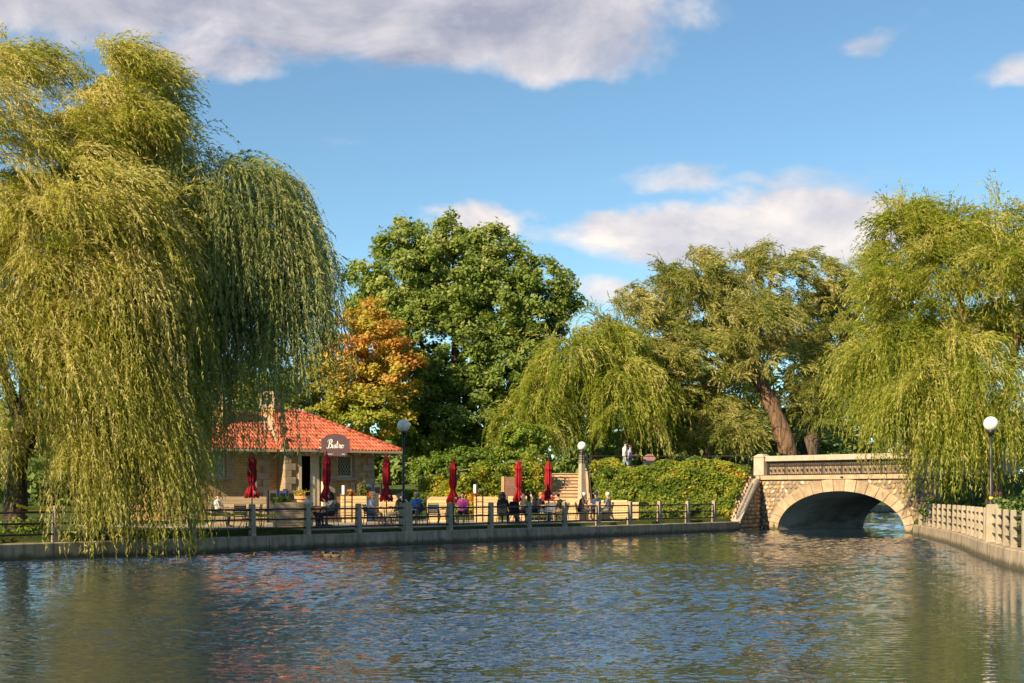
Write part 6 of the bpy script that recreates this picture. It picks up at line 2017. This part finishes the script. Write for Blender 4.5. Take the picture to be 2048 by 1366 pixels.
# couple with a stroller on the upper path
yp = 81.4; zp = 3.07
person('walking man in white tee shirt, black cap and pale jeans', (gx(1250, yp), yp, zp), RT, 'stand', shirt=('white_tee', (.62, .62, .64)), pants=('pale_jeans', (.22, .30, .34)), hair='black', cap=('black_cap', (.02, .018, .018)), arms=('down', 'down'), scale=1.03)
person('person in lilac top pushing a stroller beside the man', (gx(1262, yp), yp + .75, zp), RT, 'stand', shirt=('lilac', (.30, .29, .46)), pants=('dark_teal', (.03, .06, .07)), hair='brown', hairstyle='bun', arms=('push', 'push'), scale=.93)
sx_ = gx(1297, yp + .6)
sr = empty('stroller', (sx_, yp + .6, zp)); tag(sr, 'pinkish brown hooded stroller rolling along the upper path', 'stroller')
hoodm = plain('stroller_hood_cloth', (.26, .15, .14), .85, .15, .2)
m = MB(); n = 12
prof_ = [(.36 * math.cos(t), .34 * math.sin(t)) for t in np.linspace(.15, PI * .95, n)]
m.prism([(p_[0], p_[1]) for p_ in prof_] + [(-.1, -.05), (.25, -.05)], -.23, .23); bevel(m.build('hood', hoodm, sr, (0.05, 0, .78)), .03, 2)
m = MB(); m.box((.02, 0, .62), (.62, .42, .24), taper=1.1); bevel(m.build('bassinet', cloth('dark_navy', (.025, .03, .045)), sr), .05, 2)
for sy in (-.24, .24):
    m = MB(); m.tube([(.38, sy, .14), (-.12, sy, .58), (-.58, sy, 1.02)], .014, 6); m.build('frame_tube', M['chair_metal'], sr)
    m = MB(); m.tube([(-.30, sy, .14), (.10, sy, .52)], .014, 6); m.build('frame_tube', M['chair_metal'], sr)
    for xx in (-.30, .38):
        m = MB(); m.tube([(xx + .13 * math.cos(2 * PI * k / 14), sy, .14 + .13 * math.sin(2 * PI * k / 14)) for k in range(15)], .022, 6, cap=False); wl = m.build('wheel', M['iron'], sr)
        m = MB()
        for k in range(3):
            a = k * PI / 3; m.tube([(xx - .12 * math.cos(a), sy, .14 - .12 * math.sin(a)), (xx + .12 * math.cos(a), sy, .14 + .12 * math.sin(a))], .007, 4)
        m.build('spokes', M['flash'], wl)
m = MB(); m.tube([(-.58, -.24, 1.02), (-.60, 0, 1.03), (-.58, .24, 1.02)], .018, 6); m.build('push_handle', M['iron'], sr)

# ================================================================== SMALL THINGS ON THE PATIO
def bins(px, Y, rz, label, z=ZP, hgt=1.25):
    root = empty('recycling_station', (gx(px, Y), Y, z), rz); tag(root, label, 'bin')
    for k, (cx, mt) in enumerate(((-.45, 'bin_grey'), (0, 'bin_blue'), (.45, 'bin_grey'))):
        m = MB(); m.box((cx, 0, hgt / 2), (.43, .5, hgt)); o = m.build('bin', M[mt], root); bevel(o, .02)
        m = MB(); m.box((cx, -.245, hgt - .26), (.27, .03, .28)); m.build('opening', M['dark'], o)
    for cx in (-.70, -.225, .225, .70):
        m = MB(); m.box((cx, 0, hgt / 2 + .04), (.03, .54, hgt + .08)); m.build('divider', M['iron'], root)
    for sx in (-.07, 0, .07):
        m = MB(); m.add([(sx - .03, -.266, hgt - .50), (sx + .03, -.266, hgt - .50), (sx + .012, -.266, hgt - .34), (sx - .02, -.266, hgt - .36)], [(0, 1, 2, 3)]); m.build('leaf_mark', M['bin_green'], root)
bins(561, 66.5, .5, 'three-part recycling station with blue middle bin by the bistro wall', hgt=1.45)
bins(733, 71.0, .5, 'recycling station at the right corner of the bistro', hgt=1.75)
def menu_stand(px, ytop, Y, label):
    x = gx(px, Y); zt = EYE - (ytop - 987) / 2900 * Y
    root = empty('gate_post', (x, Y, ZP)); tag(root, label, 'gate', 'black patio gates')
    H = zt - ZP
    m = MB(); m.box((0, 0, H / 2), (.06, .06, H)); m.build('post', M['iron'], root)
    m = MB(); m.box((0, 0, (H + 0) / 2 - .12), (.06, .06, H - .3)); m.build('post', M['iron'], root, (.28, .3, 0))
    m = MB(); m.box((-.08, -.05, H - .22), (.11, .02, .40)); m.build('menu_card', M['white'], root, rot=(0, 0, 0))
    m = MB(); m.box((0.03, 0, H - .20), (.09, .07, .50)); m.build('menu_case', M['iron'], root)
    for zz in (.35, .95):
        m = MB(); m.tube([(0, 0, zz), (.28, .3, zz)], .016, 6); m.build('gate_bar', M['iron'], root)
menu_stand(690, 970, 64.5, 'black gate post with white menu card beside the long-haired woman')
menu_stand(953, 968, 66.2, 'black gate post with white menu card right of the magenta-shirted diner')
# notice board at the stair head
q = wpt(1075, 931, 78.0)
nb_ = MB(); nb_.box((0, 0, 0), (.42, .03, .82)); o = nb_.build('notice_board', M['white'], None, (q[0], q[1], q[2]), (0, .06, 0)); tag(o, 'white notice board fixed to the rail at the stair head', 'notice board')
# brown service cabinet
cb = empty('service_cabinet', (gx(1020, 74.3), 74.3, 0.9), .1); tag(cb, 'brown louvred service cabinet with tan frame on the slope', 'cabinet')
m = MB(); m.box((0, 0, .95), (.84, .6, 1.9)); bevel(m.build('body', M['cabinet'], cb), .01)
m = MB(); m.box((-.38, -.03, .96), (.10, .62, 1.94)); m.build('side_frame', M['cabinet_edge'], cb)
m = MB(); m.box((.04, -.31, .85), (.60, .03, 1.5)); dcb = m.build('door', M['cabinet'], cb)
for k in range(14):
    m = MB(); m.box((.04, -.335, .2 + k * .095), (.54, .012, .03)); m.build('louvre', M['cabinet'], dcb)
# plinth block and flower pots
m = MB(); m.box((0, 0, .55), (.85, .6, 1.1)); m.box((0, 0, 1.13), (.95, .7, .08))
tag(bevel(m.build('utility_plinth', M['grey_block'], None, (gx(783, 72.0), 72.0, ZP), (0, 0, .2), merge=False), .02), 'grey block plinth behind the burgundy umbrella', 'plinth')
def pot(px, ytop, Y, label, w=.36, h=.62, seed=1, flowers=True):
    x = gx(px, Y); z1 = EYE - (ytop - 987) / 2900 * Y
    root = empty('flower_pot', (x, Y, z1 - h)); tag(root, label, 'plant pot')
    m = MB(); m.lathe([(0, 0), (w * .45, 0), (w * .8, h * .8), (w, h * .8), (w * 1.02, h), (w * .9, h), (w * .85, h * .93), (0, h * .93)], 18); m.build('pot', M['terracotta'], root)
    r = np.random.default_rng(seed); V, T = broad_leaves([dict(c=(0, 0, h + .08), r=(w * .8, w * .8, .16))], r, .07, lambda P, r_: .3 + .6 * (r_.random(len(P)) > .75), 26, 26, spread=.12)
    link_mesh('plant', fast_mesh('plant', V, 4, T, M['autumn']), root)['kind'] = 'stuff'
    m = MB(); m.box((0, 0, -(z1 - h - ZP) / 2), (.3, .3, z1 - h - ZP)); m.build('stand', M['wood_shaded'], root)
pot(605, 992, 65.0, 'terracotta pot of trailing flowers beside the bistro door', seed=3)
# plants in the flower planter
def clump(px, Y, z, w, h, label, mat, seed, tint, size=.07, parent=None):
    r = np.random.default_rng(seed); root = empty('potted_plant', (gx(px, Y), Y, z)); tag(root, label, 'plant')
    V, T = broad_leaves([dict(c=(0, 0, h * .5), r=(w, w, h * .5))], r, size, lambda P, r_: np.full(len(P), tint), 30, 30, spread=.12)
    link_mesh('foliage', fast_mesh('foliage', V, 4, T, M[mat]), root)
clump(702, 66.5, tp1[2], .25, .22, 'mauve-red flowers in the sunlit planter', 'autumn', 5, .95)
clump(725, 66.5, tp1[2], .14, .62, 'tall straw-coloured grass in the sunlit planter', 'grass', 6, .95)
clump(741, 66.6, tp1[2] - .05, .12, .2, 'small red flowers at the planter corner', 'shrub', 7, .98)
clump(562, 54.6, 1.63, .35, .15, 'low trailing herbs on the broad planter', 'bushgreen', 8, .4)
# caution tape along the left fence
def tape(pa_, pb_, z, label):
    a = bank_at(pa_) + BN * .45; b = bank_at(pb_) + BN * .45
    m = MB(); n = 22; vs = []
    for i in range(n + 1):
        t = i / n; p_ = a.lerp(b, t); s_ = -.10 * math.sin(PI * t) + .015 * math.sin(t * 19)
        tw = .03 * math.sin(t * 7)
        vs += [(p_.x + BN.x * tw, p_.y + BN.y * tw, z + s_ - .04), (p_.x - BN.x * tw, p_.y - BN.y * tw, z + s_ + .04)]
    m.add(vs, [(2 * i, 2 * i + 1, 2 * i + 3, 2 * i + 2) for i in range(n)])
    tag(m.build('caution_tape', M['tape']), label, 'tape')
tape(422, 512, 1.32, 'yellow caution tape strung behind the fence under the left umbrella')
tape(524, 580, 1.27, 'short run of yellow caution tape before the broad planter')
tape(50, 150, 1.60, 'yellow caution tape behind the fence at the left edge')

# ducks
def duck(px, py, label, face):
    Y = 2900 * EYE / (py - 987); x = gx(px, Y)
    root = empty('duck', (x, Y, 0), face); root.scale = (.62,) * 3; tag(root, label, 'duck')
    m = MB(); vs = []
    prof_ = [(-.27, .10, .012), (-.22, .09, .05), (-.12, .06, .095), (0, .055, .115), (.10, .065, .105), (.17, .09, .07), (.20, .13, .045), (.215, .19, .040), (.225, .235, .050), (.25, .25, .046), (.285, .245, .028)]
    m.tube([(a, 0, b) for a, b, c_ in prof_], [c_ for a, b, c_ in prof_], 10); m.build('body', M['duck_body'], root, smooth=True)
    m = MB(); m.sphere((.245, 0, .245), (.055, .045, .048), 10, 8); m.build('head', M['duck_head'], root, smooth=True)
    m = MB(); m.add([(.285, -.02, .245), (.285, .02, .245), (.285, .02, .225), (.285, -.02, .225), (.35, -.018, .225), (.35, .018, .225), (.35, .018, .217), (.35, -.018, .217)], [(0, 1, 5, 4), (1, 2, 6, 5), (2, 3, 7, 6), (3, 0, 4, 7), (4, 5, 6, 7)]); m.build('bill', M['duck_bill'], root)
    for sy in (-1, 1):
        m = MB(); m.sphere((-.05, sy * .085, .10), (.17, .03, .055), 10, 6); m.build('wing', M['duck_body'], root, smooth=True)
duck(500, 1116, 'brown duck swimming left of the middle of the quay', PI * .1)
duck(656, 1114, 'paler brown duck swimming toward the left below the patio', PI * .95)
duck(672, 1115, 'brown duck trailing the paler one below the patio', PI)
duck(862, 1101, 'dark duck beneath the tall patio lamp', PI * .05)
# post on the far bank
q = wpt(1745, 984, 152)
m = MB(); m.box((0, 0, (q[2] - .8) / 2), (.42, .42, q[2] - .8), taper=.9); m.box((0, 0, q[2] - .8), (.5, .5, .12))
tag(m.build('concrete_post', M['post'], None, (q[0], q[1], .8), merge=False), 'lone pale post on the far lawn seen through the arch', 'post')
